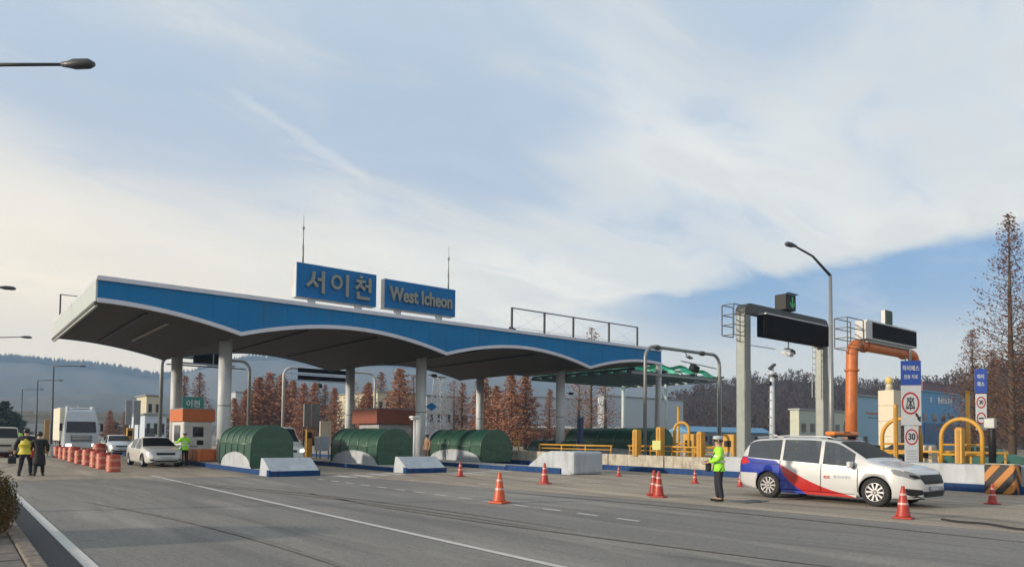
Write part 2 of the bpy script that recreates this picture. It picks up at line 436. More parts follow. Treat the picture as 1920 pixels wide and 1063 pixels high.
# painted lines: worn white paint
paint_m, t_, bs_ = node_mat('road_paint'); q_ = NT(t_); tcn_ = q_.n('ShaderNodeTexCoord').outputs['Object']
pf = q_.mr(q_.noise(tcn_, 9, 6, .75), .42, .60); pf2 = q_.mr(q_.noise(tcn_, 1.1, 4, .6), .35, .7, 0, .35)
q_.l(q_.mix(q_.m('MAXIMUM', q_.m('MULTIPLY', pf, .38), pf2), (.55, .54, .52), (.26, .245, .23)), bs_.inputs['Base Color']); bs_.inputs['Roughness'].default_value = .7
def line(name, x, y0, y1, wd, dx=0.0):
    return struct(MB().face([(x-wd/2, y0, .008), (x+wd/2, y0, .008), (x+wd/2+dx, y1, .008), (x-wd/2+dx, y1, .008)], paint_m).build(name))
line('edge_line', 1.47, -30, 27.8, .15)
line('lane_line', 6.30, -20, 30.5, .13)
b = MB()
y = 9.6
while y < 25.5:
    b.face([(10.93, y, .008), (11.05, y, .008), (11.05, y+.62, .008), (10.93, y+.62, .008)], paint_m); y += 1.17
struct(b.build('dotted_lane_line'))
b = MB()
for (x0, y0, x1, y1, nn) in ((12.0, 26.8, 15.0, 19.2, 8), (17.9, 26.8, 19.6, 14.5, 8)):
    for i in range(nn):
        a = Vector((x0, y0, .008)).lerp(Vector((x1, y1, .008)), i/nn); c_ = Vector((x0, y0, .008)).lerp(Vector((x1, y1, .008)), (i+.45)/nn)
        s_ = Vector((.07, .015, 0)); b.face([a-s_, a+s_, c_+s_, c_-s_], paint_m)
struct(b.build('merging_lane_line'))
b = MB()
for X0 in (12.1, 17.95):
    for i in range(4):
        b.face([(X0+.2+i*.9, 25.5+i*.3, .008), (X0+.6+i*.9, 25.5+i*.3, .008), (X0+.6+i*.9, 27.2+i*.3, .008), (X0+.2+i*.9, 27.2+i*.3, .008)], paint_m)
struct(b.build('hatched_road_marking'))
skid = mat('tyre_rubber_mark', (.158, .148, .135), .85, var=.3, scale=6)
for (xa, ya, xb, yb, bend) in ((5.2, 27.5, 8.6, 9.5, .9), (5.6, 27.6, 9.0, 9.4, .9), (8.2, 22.0, 9.6, 3.0, -.7), (2.6, 20.0, 4.0, 6.0, .5), (12.6, 20.0, 14.2, 2.0, .6)):
    b = MB(); P_ = [(xa+(xb-xa)*i/24+bend*sin(pi*i/24), ya+(yb-ya)*i/24) for i in range(25)]
    b.grid([[(x_-.06*sin(pi*i/24)-.01, y_, .012) for i, (x_, y_) in enumerate(P_)], [(x_+.06*sin(pi*i/24)+.01, y_, .012) for i, (x_, y_) in enumerate(P_)]], skid, smooth=False); struct(b.build('tyre_mark'))
b = MB()
for yj in (29.42, 36.2, 43.1): b.face([(1.05, yj, .0095), (9.9, yj-.3, .0095), (9.9, yj-.26, .0095), (1.05, yj+.04, .0095)], skid)
struct(b.build('pavement_joint'))
# verge and kerb at lower left
kerbm = mat('kerb_granite', (.17, .145, .12), .9, var=.45, scale=7, bump=.8, dirt=.8)
b = MB(); y = -12.0
while y < 45:
    b.box((.89, y+.49, -.01), (.18, .975, .28), kerbm, bev=.02); y += .99
struct(b.build('kerb'))
b = MB(); y = -2.0
while y < 14:
    for i in range(9):
        x = .64 - i*.32; off = .22 if i % 2 else 0
        b.box((x, y+off, .04+random.uniform(-.006, .006)), (.298, .60, .1), field_m, bev=.012)
    y += .625
struct(b.build('paved_verge'))
sheet('grass_verge', [(-60, -40), (.74, -40), (.74, 420), (-60, 420)], -.02, ground_m)

# ------------------------------------------------------------------ toll canopy
CX0, CX1, CY0, CY1 = 4.9, 42.5, 35.0, 50.8
BAY, V1 = 11.9, 11.0
def arch(x):
    ph = ((x - V1) / BAY) % 1.0
    s = abs(2*ph-1)                      # 1 in the valley, 0 at the crown
    return 6.47 + .88*(1 - s**1.9) 
xs = [CX0 + (CX1-CX0)*i/150 for i in range(151)]
vals = [V1+BAY*k for k in range(4) if CX0 < V1+BAY*k < CX1]
xs = sorted(set([round(x, 3) for x in xs] + [round(v, 3) for v in vals]))
def endlift(x): return 0 if x < 40 else (x-40)*.12
canopy = thing('toll_canopy', 'long toll plaza canopy with blue scalloped fascia and white trim on round columns', 'canopy', (CX0, CY0, 0))
def loc(v): return (v[0]-CX0, v[1]-CY0, v[2])
ROOF = 8.28
b = MB()
rows_f = [loc((x, CY0, arch(x)+.10)) for x in xs]; rows_t = [loc((x, CY0, ROOF)) for x in xs]
rows_f2 = [loc((x, CY0+.12, arch(x)+.10)) for x in xs]; rows_t2 = [loc((x, CY0+.12, ROOF)) for x in xs]
b.grid([rows_f, rows_t, rows_t2, rows_f2, rows_f], fascia_blue, smooth=False)
# panel joints
f_ = b.build('fascia', canopy)
x = CX0 + 1.2
while x < CX1-.3:
    z0 = arch(x)+.14
    MB().box(loc((x, CY0-.003, (z0+ROOF)/2)), (.012, .012, ROOF-z0-.03), fascia_blue).build('fascia_joint', canopy); x += 1.2
b = MB(); prof = [(-.09, 0), (-.09, .20), (.06, .20), (.06, 0)]
b.grid([[loc((x, CY0+p[0], ROOF+p[1]-.02)) for p in prof] for x in (CX0-.02, CX1)], trim_white, True, False, True)
b.grid([[loc((x, CY0+p[0]-.02, arch(x)+p[1]*.95-.06)) for p in prof] for x in xs], trim_white, True, False, True)
b.build('trim', canopy)
b = MB()
b.grid([[loc((CX0+p[0], y, z+p[1])) for p in ((-.05, 0), (-.05, .12), (.04, .12), (.04, 0))] for y, z in ((CY0-.06, ROOF), (CY1+.02, ROOF))], trim_white, True, False, True)
b.grid([[loc((CX0-.07+p[0], y, 7.32+p[1])) for p in ((-.06, -.14), (-.06, 0), (.05, 0), (.05, -.14))] for y in (CY0-.06, CY1)], steel_dark, True, False, True)
b.build('end_trim', canopy)
b = MB()
npan = 14
for i in range(npan):
    y0 = CY0 + (CY1-CY0)*i/npan; y1 = CY0 + (CY1-CY0)*(i+1)/npan
    b.box(loc((CX0-.035, (y0+y1)/2, 7.80)), (.07, y1-y0-.012, .95), panel_pale)
b.box(loc((CX0-.03, (CY0+CY1)/2, 7.16)), (.10, CY1-CY0-.1, .12), panel_pale)
b.build('end_panel', canopy)
# back fascia
b = MB()
b.grid([[loc((x, CY1, arch(x)-.02)) for x in xs], [loc((x, CY1, ROOF)) for x in xs], [loc((x, CY1+.1, ROOF)) for x in xs], [loc((x, CY1+.1, arch(x)-.02)) for x in xs], [loc((x, CY1, arch(x)-.02)) for x in xs]], fascia_blue, smooth=False)
b.build('rear_fascia', canopy)
b = MB().box(loc(((CX0+CX1)/2, (CY0+CY1)/2, ROOF-.12)), (CX1-CX0-.2, CY1-CY0-.3, .1), roof_grey); b.build('roof', canopy)
b = MB().box(loc((CX1-.04, (CY0+CY1)/2, 7.95)), (.08, CY1-CY0-.2, .62), panel_pale); b.build('end_wall', canopy)
# soffit made of boards running across
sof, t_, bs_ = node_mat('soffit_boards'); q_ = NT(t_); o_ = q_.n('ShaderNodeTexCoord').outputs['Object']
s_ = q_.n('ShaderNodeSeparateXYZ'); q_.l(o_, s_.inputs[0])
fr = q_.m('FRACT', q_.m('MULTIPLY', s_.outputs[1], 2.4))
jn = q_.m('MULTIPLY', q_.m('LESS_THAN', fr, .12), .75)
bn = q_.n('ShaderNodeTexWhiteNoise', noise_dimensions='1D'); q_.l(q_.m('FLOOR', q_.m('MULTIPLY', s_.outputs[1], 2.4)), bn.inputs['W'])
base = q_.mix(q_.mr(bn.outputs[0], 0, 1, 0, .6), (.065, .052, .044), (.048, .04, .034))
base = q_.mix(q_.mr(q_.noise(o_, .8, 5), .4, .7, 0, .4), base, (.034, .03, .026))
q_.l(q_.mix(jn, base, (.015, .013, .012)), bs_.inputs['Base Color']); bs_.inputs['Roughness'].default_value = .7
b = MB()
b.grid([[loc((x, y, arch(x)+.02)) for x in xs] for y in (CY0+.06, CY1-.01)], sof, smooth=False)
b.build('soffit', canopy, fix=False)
for bay0 in (V1-BAY, V1, V1+BAY, V1+2*BAY):
    for fx in (.33, .67):
        x = bay0+BAY*fx
        if x < CX0+.5 or x > CX1-.6: continue
        MB().box(loc((x, CY0+8.0, arch(x)-.02)), (.10, 13.5, .10), blackpaint).build('soffit_rail', canopy)
b = MB()
b.box(loc((8.3, CY0+6.9, arch(8.3)-.03)), (.16, 8.5, .06), mat('batten', (.30, .28, .25), .6)); b.build('light_batten', canopy)
# columns
for i, vx in enumerate((11.35, 23.35, 35.3)):
    for y, rr in ((38.5, .33), (48.6, .33)):
        b = MB(); b.lathe([(rr, .2), (rr, 6.75)], column_paint, loc((vx, y, 0)), 28)
        b.lathe([(rr+.03, .2), (rr+.03, .28)], steel, loc((vx, y, 0)), 28)
        b.lathe([(rr+.012, 3.1), (rr+.012, 3.16)], steel, loc((vx, y, 0)), 28)
        b.build('column', canopy)
b = MB(); b.tube([loc((46.3, 38.5, .2)), loc((46.45, 38.5, 7.9)), loc((45.2, 38.6, 8.0))], .27, column_paint, 20)
# roof signs
for i, (xa, xb, word, sz, lb) in enumerate(((14.25, 19.0, None, 0, 'blue rooftop box sign with three grey Korean letters'), (19.5, 24.45, 'West Icheon', 1.12, 'blue rooftop box sign reading West Icheon in grey letters'))):
    Ys = 36.4
    za, zb = (8.98, 10.86) if i == 0 else (9.02, 10.74)
    s = thing('roof_sign', lb, 'sign', ((xa+xb)/2, Ys, ROOF), group=None)
    cz = (za+zb)/2-ROOF; wd = xb-xa
    MB().box((0, .28, cz), (wd, .56, zb-za), white, bev=.02).build('sign_box', s)
    MB().box((0, -.025, cz), (wd-.06, .05, zb-za-.06), sign_blue).build('sign_face', s)
    for dx in (-wd*.29, wd*.29):
        MB().box((dx, .28, (za-ROOF)/2), (.34, .3, za-ROOF), column_paint).box((dx, .28, .03), (.5, .5, .06), steel).build('support', s)
    if word:
        text_part('lettering', word, 1.12, .14, letter_grey, s, (0, -.12, cz-.03), '-Y', .035, .74)
    else:
        def strokes(dx, segs, arcs=()):
            b = MB()
            for k, (x0, z0, x1, z1) in enumerate(segs):
                b.bar((dx+x0, -.12-.002*k, cz+z0), (dx+x1, -.12-.002*k, cz+z1), .15, .17, letter_grey) if False else b.bar((dx+x0, -.12-.003*k, cz+z0), (dx+x1, -.12-.003*k, cz+z1), .16, .16, letter_grey)
            for (ax, az, ro_, sx_) in arcs:
                ro = [( (ax+dx+ro_*sx_*cos(2*pi*j/28)), (cz+az+ro_*sin(2*pi*j/28)) ) for j in range(29)]
                b.grid([[(dx+ax+rr*sx_*cos(2*pi*j/28), yy, cz+az+rr*sin(2*pi*j/28)) for j in range(29)] for rr, yy in ((ro_, -.04), (ro_, -.20), (ro_-.15, -.20), (ro_-.15, -.04))], letter_grey, smooth=False)
            b.build('letter', s)
        strokes(-1.32, [(-.12, .52, -.17, .05), (-.17, .05, -.50, -.30), (-.16, .0, .10, -.28), (.08, .12, .36, .12), (.40, .60, .40, -.62)])
        strokes(.05, [(.45, .62, .45, -.62)], [(-.18, .12, .40, .82)])
        strokes(1.45, [(-.20, .62, -.02, .62), (-.42, .38, .16, .38), (-.12, .38, -.18, .18), (-.18, .18, -.44, -.06), (-.14, .12, .12, -.08), (.12, .14, .38, .14), (.42, .60, .42, -.20), (-.30, -.24, -.30, -.54), (-.36, -.56, .42, -.56)])
# lightning rods
for k, (x, z0, z1, lb) in enumerate(((14.75, 10.86, 13.5, 'thin lightning rod above the Korean roof sign'), (24.15, 10.74, 13.5, 'thin lightning rod above the West Icheon roof sign'))):
    r_ = thing('lightning_rod', lb, 'lightning rod', (x, 36.75, z0), group='lightning rods on the canopy')
    MB().tube([(0, 0, 0), (0, 0, 1.05)], .05, steel, 8).build('mast', r_)
    MB().tube([(0, 0, 1.05), (0, 0, 2.0)], .028, steel, 8).tube([(0, 0, 1.9), (0, 0, 2.05)], .06, steel, 8).tube([(0, 0, 2.0), (0, 0, z1-z0)], .014, steel, 6).build('rod', r_)
# roof railings
rl = thing('roof_railing', 'thin steel railing on the right end of the canopy roof', 'railing', (29.6, 37.2, ROOF))
px = [0, 3.15, 6.15, 10.15, 13.6]; 
for x in px: MB().box((x*.93, 0, 1.05), (.13, .10, 2.1), steel_dark).build('post', rl)
b = MB(); b.bar((0, 0, 2.07), (12.65, 0, 2.07), .07, .07, steel_dark); b.build('top_rail', rl)
b = MB(); b.bar((0, 0, .75), (12.65, 0, .75), .02, .02, steel)
for i in range(4):
    b.tube([(px[i]*.93, 0, 2.0), (px[i+1]*.93, 0, .5)], .006, steel, 4); b.tube([(px[i]*.93, 0, .5), (px[i+1]*.93, 0, 2.0)], .006, steel, 4)
b.build('wire', rl)
rl2 = thing('roof_railing', 'short thin railing at the far left corner of the canopy roof', 'railing', (5.1, 50.3, ROOF))
MB().box((0, 0, .85), (.08, .08, 1.7), steel_dark).build('post', rl2)
MB().box((3.2, 0, .85), (.08, .08, 1.7), steel_dark).build('post', rl2)
MB().bar((0, 0, 1.68), (3.2, 0, 1.68), .05, .05, steel).build('top_rail', rl2)
fl = thing('floodlight', 'small black floodlight on the canopy roof beside the railing', 'floodlight', (28.9, 36.3, ROOF))
MB().box((0, 0, .1), (.08, .08, .35), steel_dark).build('bracket', fl)
MB().box((0, 0, .38), (.5, .35, .36), blackp, rz=.5, rx=.35, bev=.04).box((-.55, 0, .3), (.4, .2, .08), steel_dark).build('lamp_housing', fl)

# green steel-framed shelter at the right end
gf = thing('green_shelter', 'open steel framed shelter with wavy green sheets at the right end of the canopy', 'shelter', (43, 38.5, 0))
b = MB()
for y in (0, 1.5, 3, 4.5, 6, 7.5, 9, 10.5, 12): b.bar((-.4, y, 7.0), (12.2, y, 7.0), .14, .22, steel_dark)
for x in (0, 4, 8, 12): b.bar((x, -.4, 7.2), (x, 12.3, 7.2), .14, .2, steel_dark)
for y in (0, 3, 6, 9, 12):
    for i in range(12): b.bar((i, y, 6.95 if i % 2 else 7.45), (i+1, y, 7.45 if i % 2 else 6.95), .06, .06, steel)
b.bar((-.4, -.35, 6.9), (12.4, -.35, 6.9), .12, .18, steel); b.bar((12.3, -.4, 6.9), (12.3, 12.3, 6.9), .12, .18, steel)
b.build('steel_frame', gf)
for k in range(10):
    y = .2+k*1.22; b = MB()
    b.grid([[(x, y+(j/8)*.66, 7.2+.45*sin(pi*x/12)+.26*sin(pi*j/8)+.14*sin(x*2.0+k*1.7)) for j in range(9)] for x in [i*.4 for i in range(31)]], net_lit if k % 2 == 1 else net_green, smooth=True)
    b.build('roof_sheet', gf, fix=False)
for x, y in ((11.9, 0), (11.9, 11.7)):
    MB().lathe([(.19, .1), (.19, 7.0)], column_paint, (x, y, 0), 20).build('column', gf)
MB().tube([(3.2, .0, .1), (3.45, 0, 7.75), (2.6, 0, 8.0)], .24, column_paint, 20).build('column', gf)
MB().lathe([(.15, .1), (.15, 7.0)], column_paint, (12.0, 6.2, 0), 16).build('column', gf)

# ------------------------------------------------------------------ toll islands
ISL = [10.0, 15.95, 21.7]
WD = 1.85
islands = []
def island(x0, y0, y1, label, wd=WD, h=.20):
    t = thing('toll_island', label, 'traffic island', (x0, y0, 0))
    m = min(.5, wd/3)
    poly = [(0, 0), (wd, 0), (wd, y1-y0), (0, y1-y0)]
    MB().prism([(.015, .015), (wd-.015, .015), (wd-.015, y1-y0-.015), (.015, y1-y0-.015)], 'Z', -.05, h, concrete).build('slab', t)
    b = MB()
    for a, c_ in (((0, 0), (0, y1-y0)), ((wd, 0), (wd, y1-y0))): b.box((a[0], (y1-y0)/2, h/2), (.05, y1-y0+.05, h+.012), kerb_blue)
    b.box((wd/2, 0, h/2), (wd, .05, h+.008), kerb_blue)
    b.build('kerb_edging', t)
    return t
island(ISL[0], 27.9, 62, 'toll island with blue kerb carrying the leftmost green hood and orange booth')
island(ISL[1], 27.9, 62, 'toll island with blue kerb under the middle green hood')
island(ISL[2], 24.0, 62, 'toll island with blue kerb between the third green hood and the tall white block')
# low white ramped noses with blue foot
def nose(x0, y0, label):
    t = thing('crash_block', label, 'concrete block', (x0-.08, y0-.75, 0), group=None)
    w_ = WD+.16
    MB().prism([(0, .22), (.74, .66), (.86, .71), (1.05, .71), (1.22, .0), (0, .0)], 'X', 0, w_, barrier_white).build('ramp', t)
    MB().box((w_/2, -.03, .11), (w_+.06, .07, .22), kerb_blue).box((-.03, .1, .13), (.06, .26, .26), kerb_blue).build('blue_foot', t)
    return t
nose(ISL[0], 28.3, 'white sloped crash block with blue foot in front of the leftmost green hood')
nose(ISL[1], 28.0, 'white sloped crash block with blue foot in front of the thin white lamp pole')
t = thing('crash_block', 'tall white boxy concrete block with rounded corner at the end of the third island', 'concrete block', (ISL[2], 23.0, 0))
hh = 1.03
MB().prism([(0, 0), (.0, hh), (1.3, hh), (1.9, hh*.88), (2.9, .30), (2.9, 0)], 'X', .02, WD, barrier_white).box((WD/2, .0, hh/2), (WD+.02, .5, hh), barrier_white, bev=.12).build('block', t)
MB().box((-.01, 2.6, .14), (.07, 4.0, .26), kerb_blue).build('blue_foot', t)

# ------------------------------------------------------------------ green stair hoods
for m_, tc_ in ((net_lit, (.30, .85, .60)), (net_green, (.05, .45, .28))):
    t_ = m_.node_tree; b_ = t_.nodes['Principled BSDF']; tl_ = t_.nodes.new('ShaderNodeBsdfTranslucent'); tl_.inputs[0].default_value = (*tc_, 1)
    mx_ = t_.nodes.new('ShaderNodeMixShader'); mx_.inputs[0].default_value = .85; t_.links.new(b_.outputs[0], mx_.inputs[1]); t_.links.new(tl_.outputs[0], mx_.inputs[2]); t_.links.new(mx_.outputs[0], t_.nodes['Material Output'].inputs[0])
hg, t_, bs_ = node_mat('green_polycarbonate'); q_ = NT(t_); o_ = q_.n('ShaderNodeTexCoord').outputs['Object']
q_.l(q_.mix(q_.mr(q_.noise(o_, 2.2, 5, .65), .3, .7), (.003, .036, .026), (.009, .056, .038)), bs_.inputs['Base Color'])
bs_.inputs['Roughness'].default_value = .46; bs_.inputs['Specular IOR Level'].default_value = .9; bs_.inputs['Specular Tint'].default_value = (.8, 1, .8, 1)
bp_ = q_.n('ShaderNodeBump'); bp_.inputs['Strength'].default_value = .5; bp_.inputs['Distance'].default_value = .08; q_.l(q_.noise(o_, 2.5, 3), bp_.inputs['Height']); q_.l(bp_.outputs[0], bs_.inputs['Normal'])
ribm = mat('hood_rib', (.09, .15, .11), .35, .5)
def hood_part(x, y, label, length=5.2, wd=1.85, h=1.85, group='green underpass stair hoods'):
    t = thing('stair_hood', label, 'shelter', (x, y, .2), group=group)
    r = wd/2
    def prof(s):            # s 0..1 across
        a = pi*s; side = h-r*.9
        return (r - r*cos(a), side + r*.9*sin(a))
    n = 20
    def arcrow(yy, inset=0):
        pts = [(inset, 0)] if False else []
        P = [(0+inset, .02)] + [(0+inset, .3)] + [prof(i/n) for i in range(n+1)] + [(wd-inset, .3)] + [(wd-inset, .02)]
        return P
    P = arcrow(0)
    # shell with segmental white base wall opening on each side
    b = MB()
    def lowz(yy):            # lower edge follows a low arch over the white base
        u = (yy-.12)/(length-.24)
        return .06 + (.62*sqrt(max(0, 1-(2*u-1)**2)) if 0 < u < 1 else 0)
    ys = [length*i/40 for i in range(41)]
    rows = []
    for yy in ys:
        lz = lowz(length-yy)
        pr = [(0, lz)] + [(0, lz + (h-r*.9-lz)*f) for f in (.33, .66)] + [prof(i/n) for i in range(n+1)] + [(wd, lz + (h-r*.9-lz)*f) for f in (.66, .33)] + [(wd, lz)]
        rows.append([(a, yy, z) for a, z in pr])
    b.grid(rows, hg, smooth=True); b.build('roof_shell', t, fix=False)
    for k, yy in enumerate((.02, length)):
        pr = [(0.02, .0)] + [(prof(i/n)[0], prof(i/n)[1]) for i in range(n+1)] + [(wd-.02, .0)]
        MB().prism([(a, z) for a, z in pr], 'Y', yy-.015, yy+.015, hg).build('end_panel', t)
    for k in range(6):
        yy = .03 + (length-.06)*k/5; lz = lowz(length-yy)
        b = MB(); P2 = [Vector((-.012, yy, lz))] + [Vector((prof(i/n)[0]+(-.012 if i < n/2 else .012), yy, prof(i/n)[1]+.012)) for i in range(n+1)] + [Vector((wd+.012, yy, lz))]
        b.tube(P2, .022, ribm, 6); b.build('rib', t)
    for k in range(5):
        for sx_ in (0.0, 1.0):
            for zf in (.25, .62): MB().lathe([(.018, -.006), (.018, .006), (0, .008)], steel, (0, 0, 0), 8, 'X').build('bolt', t, loc=(sx_*wd-.01+.02*sx_, .12+(length-.2)*k/5, .35+zf*.7)) if False else None
    zz = h-r*.9+.02
    MB().tube([(-.015, 0, zz), (-.015, length, zz)], .025, ribm, 6).build('rail', t)
    MB().tube([(wd+.015, 0, zz), (wd+.015, length, zz)], .025, ribm, 6).build('rail', t)
    MB().prism([(length-yy, max(.05, lowz(yy)+.03)) for yy in [.1+(length-.2)*i/24 for i in range(25)]] + [(.1, 0), (length-.1, 0)], 'X', .03, wd-.03, barrier_white).build('base_wall', t)
    return t
hood_part(ISL[0]+.05, 30.2, 'leftmost green barrel-roofed stair hood, its top catching yellow sunlight', 4.4, 1.8, 1.83)
hood_part(ISL[1]+.65, 31.4, 'middle green barrel-roofed stair hood in shade, left of the thin white lamp pole', 5.4, 2.0, 1.80)
hood_part(ISL[2]+2.1, 32.6, 'third green barrel-roofed stair hood with rounded front left of the tall white block', 5.6, 2.2, 1.85)

# ------------------------------------------------------------------ vehicles
def interp(tab, y):
    if y <= tab[0][0]: return tab[0][1]
    for (a, va), (b_, vb) in zip(tab, tab[1:]):
        if y <= b_: return va + (vb-va)*(y-a)/(b_-a)
    return tab[-1][1]
def smooth_i(tab, y, w_=.05):
    return sum(interp(tab, y+d*w_) for d in (-1.5, -.75, 0, .75, 1.5))/5
def make_vehicle(t, S, paint, winmat=None, scrmat=None):
    """lofted body: S gives top line, belt line, widths; front is +y"""
    winmat = winmat or glass; scrmat = scrmat or glass
    y0, y1 = S['len']; bk = sorted(set([y0, y1] + S['breaks']))
    ys = []
    for a, b_ in zip(bk, bk[1:]):
        k = max(1, int(round((b_-a)/.09))); ys += [a+(b_-a)*i/k for i in range(k)]
    ys.append(y1)
    rows = []
    for y in ys:
        T = smooth_i(S['top'], y); B = min(smooth_i(S['belt'], y), T-.03); Wd = smooth_i(S['width'], y)/2; Lo = interp(S['low'], y)
        gh = max(0, min(1, (T-B-.06)/.45)); rw = Wd*(1-.02) + (Wd*S['roofw']-Wd*.98)*gh
        rd = .05+.02*gh
        H1 = T-B
        pts = [(0, Lo), (Wd*.80, Lo), (Wd*.95, Lo+.03), (Wd*.985, Lo+.10), (Wd, Lo+(B-Lo)*.35), (Wd, Lo+(B-Lo)*.6), (Wd*.985, Lo+(B-Lo)*.84), (Wd*.96, B)]
        for f in (.33, .66): pts.append((Wd*.955+(rw-Wd*.955)*f, B+(H1-rd)*f))
        pts += [(rw, T-rd), (rw-.05, T-rd*.40), (rw*.80, T-rd*.12), (rw*.5, T), (0, T+.008)]
        rows.append([(x, y, z) for x, z in pts])
    nc = len(rows[0]); full = [r[::-1] + [(-x, yy, z) for x, yy, z in r[1:-1]] for r in rows]     # closed ring
    nf = len(full[0])
    b = MB(); mats = [paint, winmat, scrmat, blackp]
    for m in mats: b.mi(m)
    base = len(b.v)
    for r in full: b.v += r
    def seg_of(j):           # segment index in half-section terms (0 bottom .. nc-2 top)
        j = j % nf
        return nc-2-j if j < nc-1 else j-(nc-1)
    for i in range(len(full)-1):
        ym = (ys[i]+ys[i+1])/2
        for j in range(nf):
            j2 = (j+1) % nf; sgm = seg_of(j); k = 0
            if 7 <= sgm <= 9 and any(a < ym < c_ for a, c_ in S['side_win']):
                k = 1
            if sgm >= 11 and any(a < ym < c_ for a, c_ in S['screens']): k = 2
            if sgm <= 1: k = 3
            b.f.append((base+i*nf+j, base+i*nf+j2, base+(i+1)*nf+j2, base+(i+1)*nf+j)); b.m.append(k); b.sm.append(True)
    b.f.append(tuple(base+j for j in range(nf))[::-1]); b.f.append(tuple(base+(len(full)-1)*nf+j for j in range(nf))); b.m += [0, 0]; b.sm += [True, True]
    body = b.build('body')
    R = S['wr']
    c = MB()
    for wy in S['wheels']:
        for sx in (-1, 1):
            c.lathe([(R+.045, sx*(S['w']/2-.36)), (R+.045, sx*(S['w']/2+.2))], blackp, (0, wy, R), 32, 'X', smooth=False)
    co = c.build('cut')
    md = body.modifiers.new('b', 'BOOLEAN'); md.operation = 'DIFFERENCE'; md.object = co; md.solver = 'EXACT'
    bake(body); cm_ = co.data; bpy.data.objects.remove(co); bpy.data.meshes.remove(cm_)
    # split off the glass as parts of its own
    bm = bmesh.new(); bm.from_mesh(body.data)
    bvh = BVHTree.FromBMesh(bm)
    mlist = list(body.data.materials)
    for k, nm in ((1, 'side_window'), (2, 'windscreen')):
        idx = [i for i, m in enumerate(mlist) if m == mats[k]]
        faces = set(f for f in bm.faces if f.material_index in idx and (f.material_index == k or mats[1] == mats[2]))
        seen = set()
        for f0 in list(faces):
            if f0 in seen: continue
            st = [f0]; seen.add(f0); comp = []
            while st:
                f = st.pop(); comp.append(f)
                for e in f.edges:
                    for g in e.link_faces:
                        if g in faces and g not in seen: seen.add(g); st.append(g)
            if len(comp) < 2: continue
            vs = {}; mb = MB(); kk = mb.mi(mats[k])
            for f in comp:
                for v in f.verts:
                    if v not in vs: vs[v] = len(mb.v); mb.v.append(tuple(v.co))
                mb.f.append(tuple(vs[v] for v in f.verts)); mb.m.append(kk); mb.sm.append(True)
            cy_ = sum(v.co.y for v in vs)/len(vs)
            mb.build(nm if (k == 1 or cy_ > 0) else 'rear_window', t, fix=False)
        bmesh.ops.delete(bm, geom=[f for f in faces], context='FACES')
    bm.to_mesh(body.data); bm.free(); body.parent = t
    # wheels
    for wy in S['wheels']:
        for sx in (-1, 1):
            wheel(t, sx*(S['w']/2-.125), wy, R, sx, S.get('rim', 'alloy'))
    return bvh
rimdark = mat('rim_dark', (.05, .05, .055), .4, .5)
rimlight = mat('rim_machined', (.62, .62, .64), .28, .8, var=0)
def wheel(t, x, y, R, sx, kind):
    w0 = thing('wheel', None, None, (x, y, R)); w0.parent = t
    wd = .22
    MB().lathe([(R*.62, -wd/2), (R*.9, -wd/2), (R*.985, -wd*.36), (R, -wd*.2), (R, wd*.2), (R*.985, wd*.36), (R*.9, wd/2), (R*.62, wd/2), (R*.60, 0), (R*.62, -wd/2)], rubber, (0, 0, 0), 36, 'X', caps=False).build('tyre', w0)
    b = MB(); fx = sx*wd/2
    b.lathe([(R*.63, fx*.96), (R*.65, fx*1.0), (R*.61, fx*.98), (R*.58, fx*.5), (R*.2, fx*.45), (.0, fx*.45)], rimdark if kind == 'alloy' else rimlight, (0, 0, 0), 30, 'X', caps=False)
    if kind == 'alloy':
        for k in range(10):
            a = 2*pi*k/10; ca_, sa_ = cos(a), sin(a); da = .085
            p = []
            for rr, hw in ((R*.14, .018), (R*.45, .020), (R*.61, .030)):
                p.append((rr, hw))
            q = [(fx*.86, rr*ca_-hw*sa_, rr*sa_+hw*ca_) for rr, hw in p] + [(fx*.86, rr*ca_+hw*sa_, rr*sa_-hw*ca_) for rr, hw in p[::-1]]
            q2 = [(fx*.55, yy, zz) for _, yy, zz in q]
            b.grid([q, q2], rimlight, True, False, True)
        b.lathe([(R*.16, fx*.9), (.0, fx*.92)], rimlight, (0, 0, 0), 16, 'X')
        b.lathe([(R*.64, fx*.9), (R*.65, fx*1.02), (R*.615, fx*1.0), (R*.61, fx*.9)], rimlight, (0, 0, 0), 36, 'X', caps=False)
    b.build('rim', w0, fix=True)
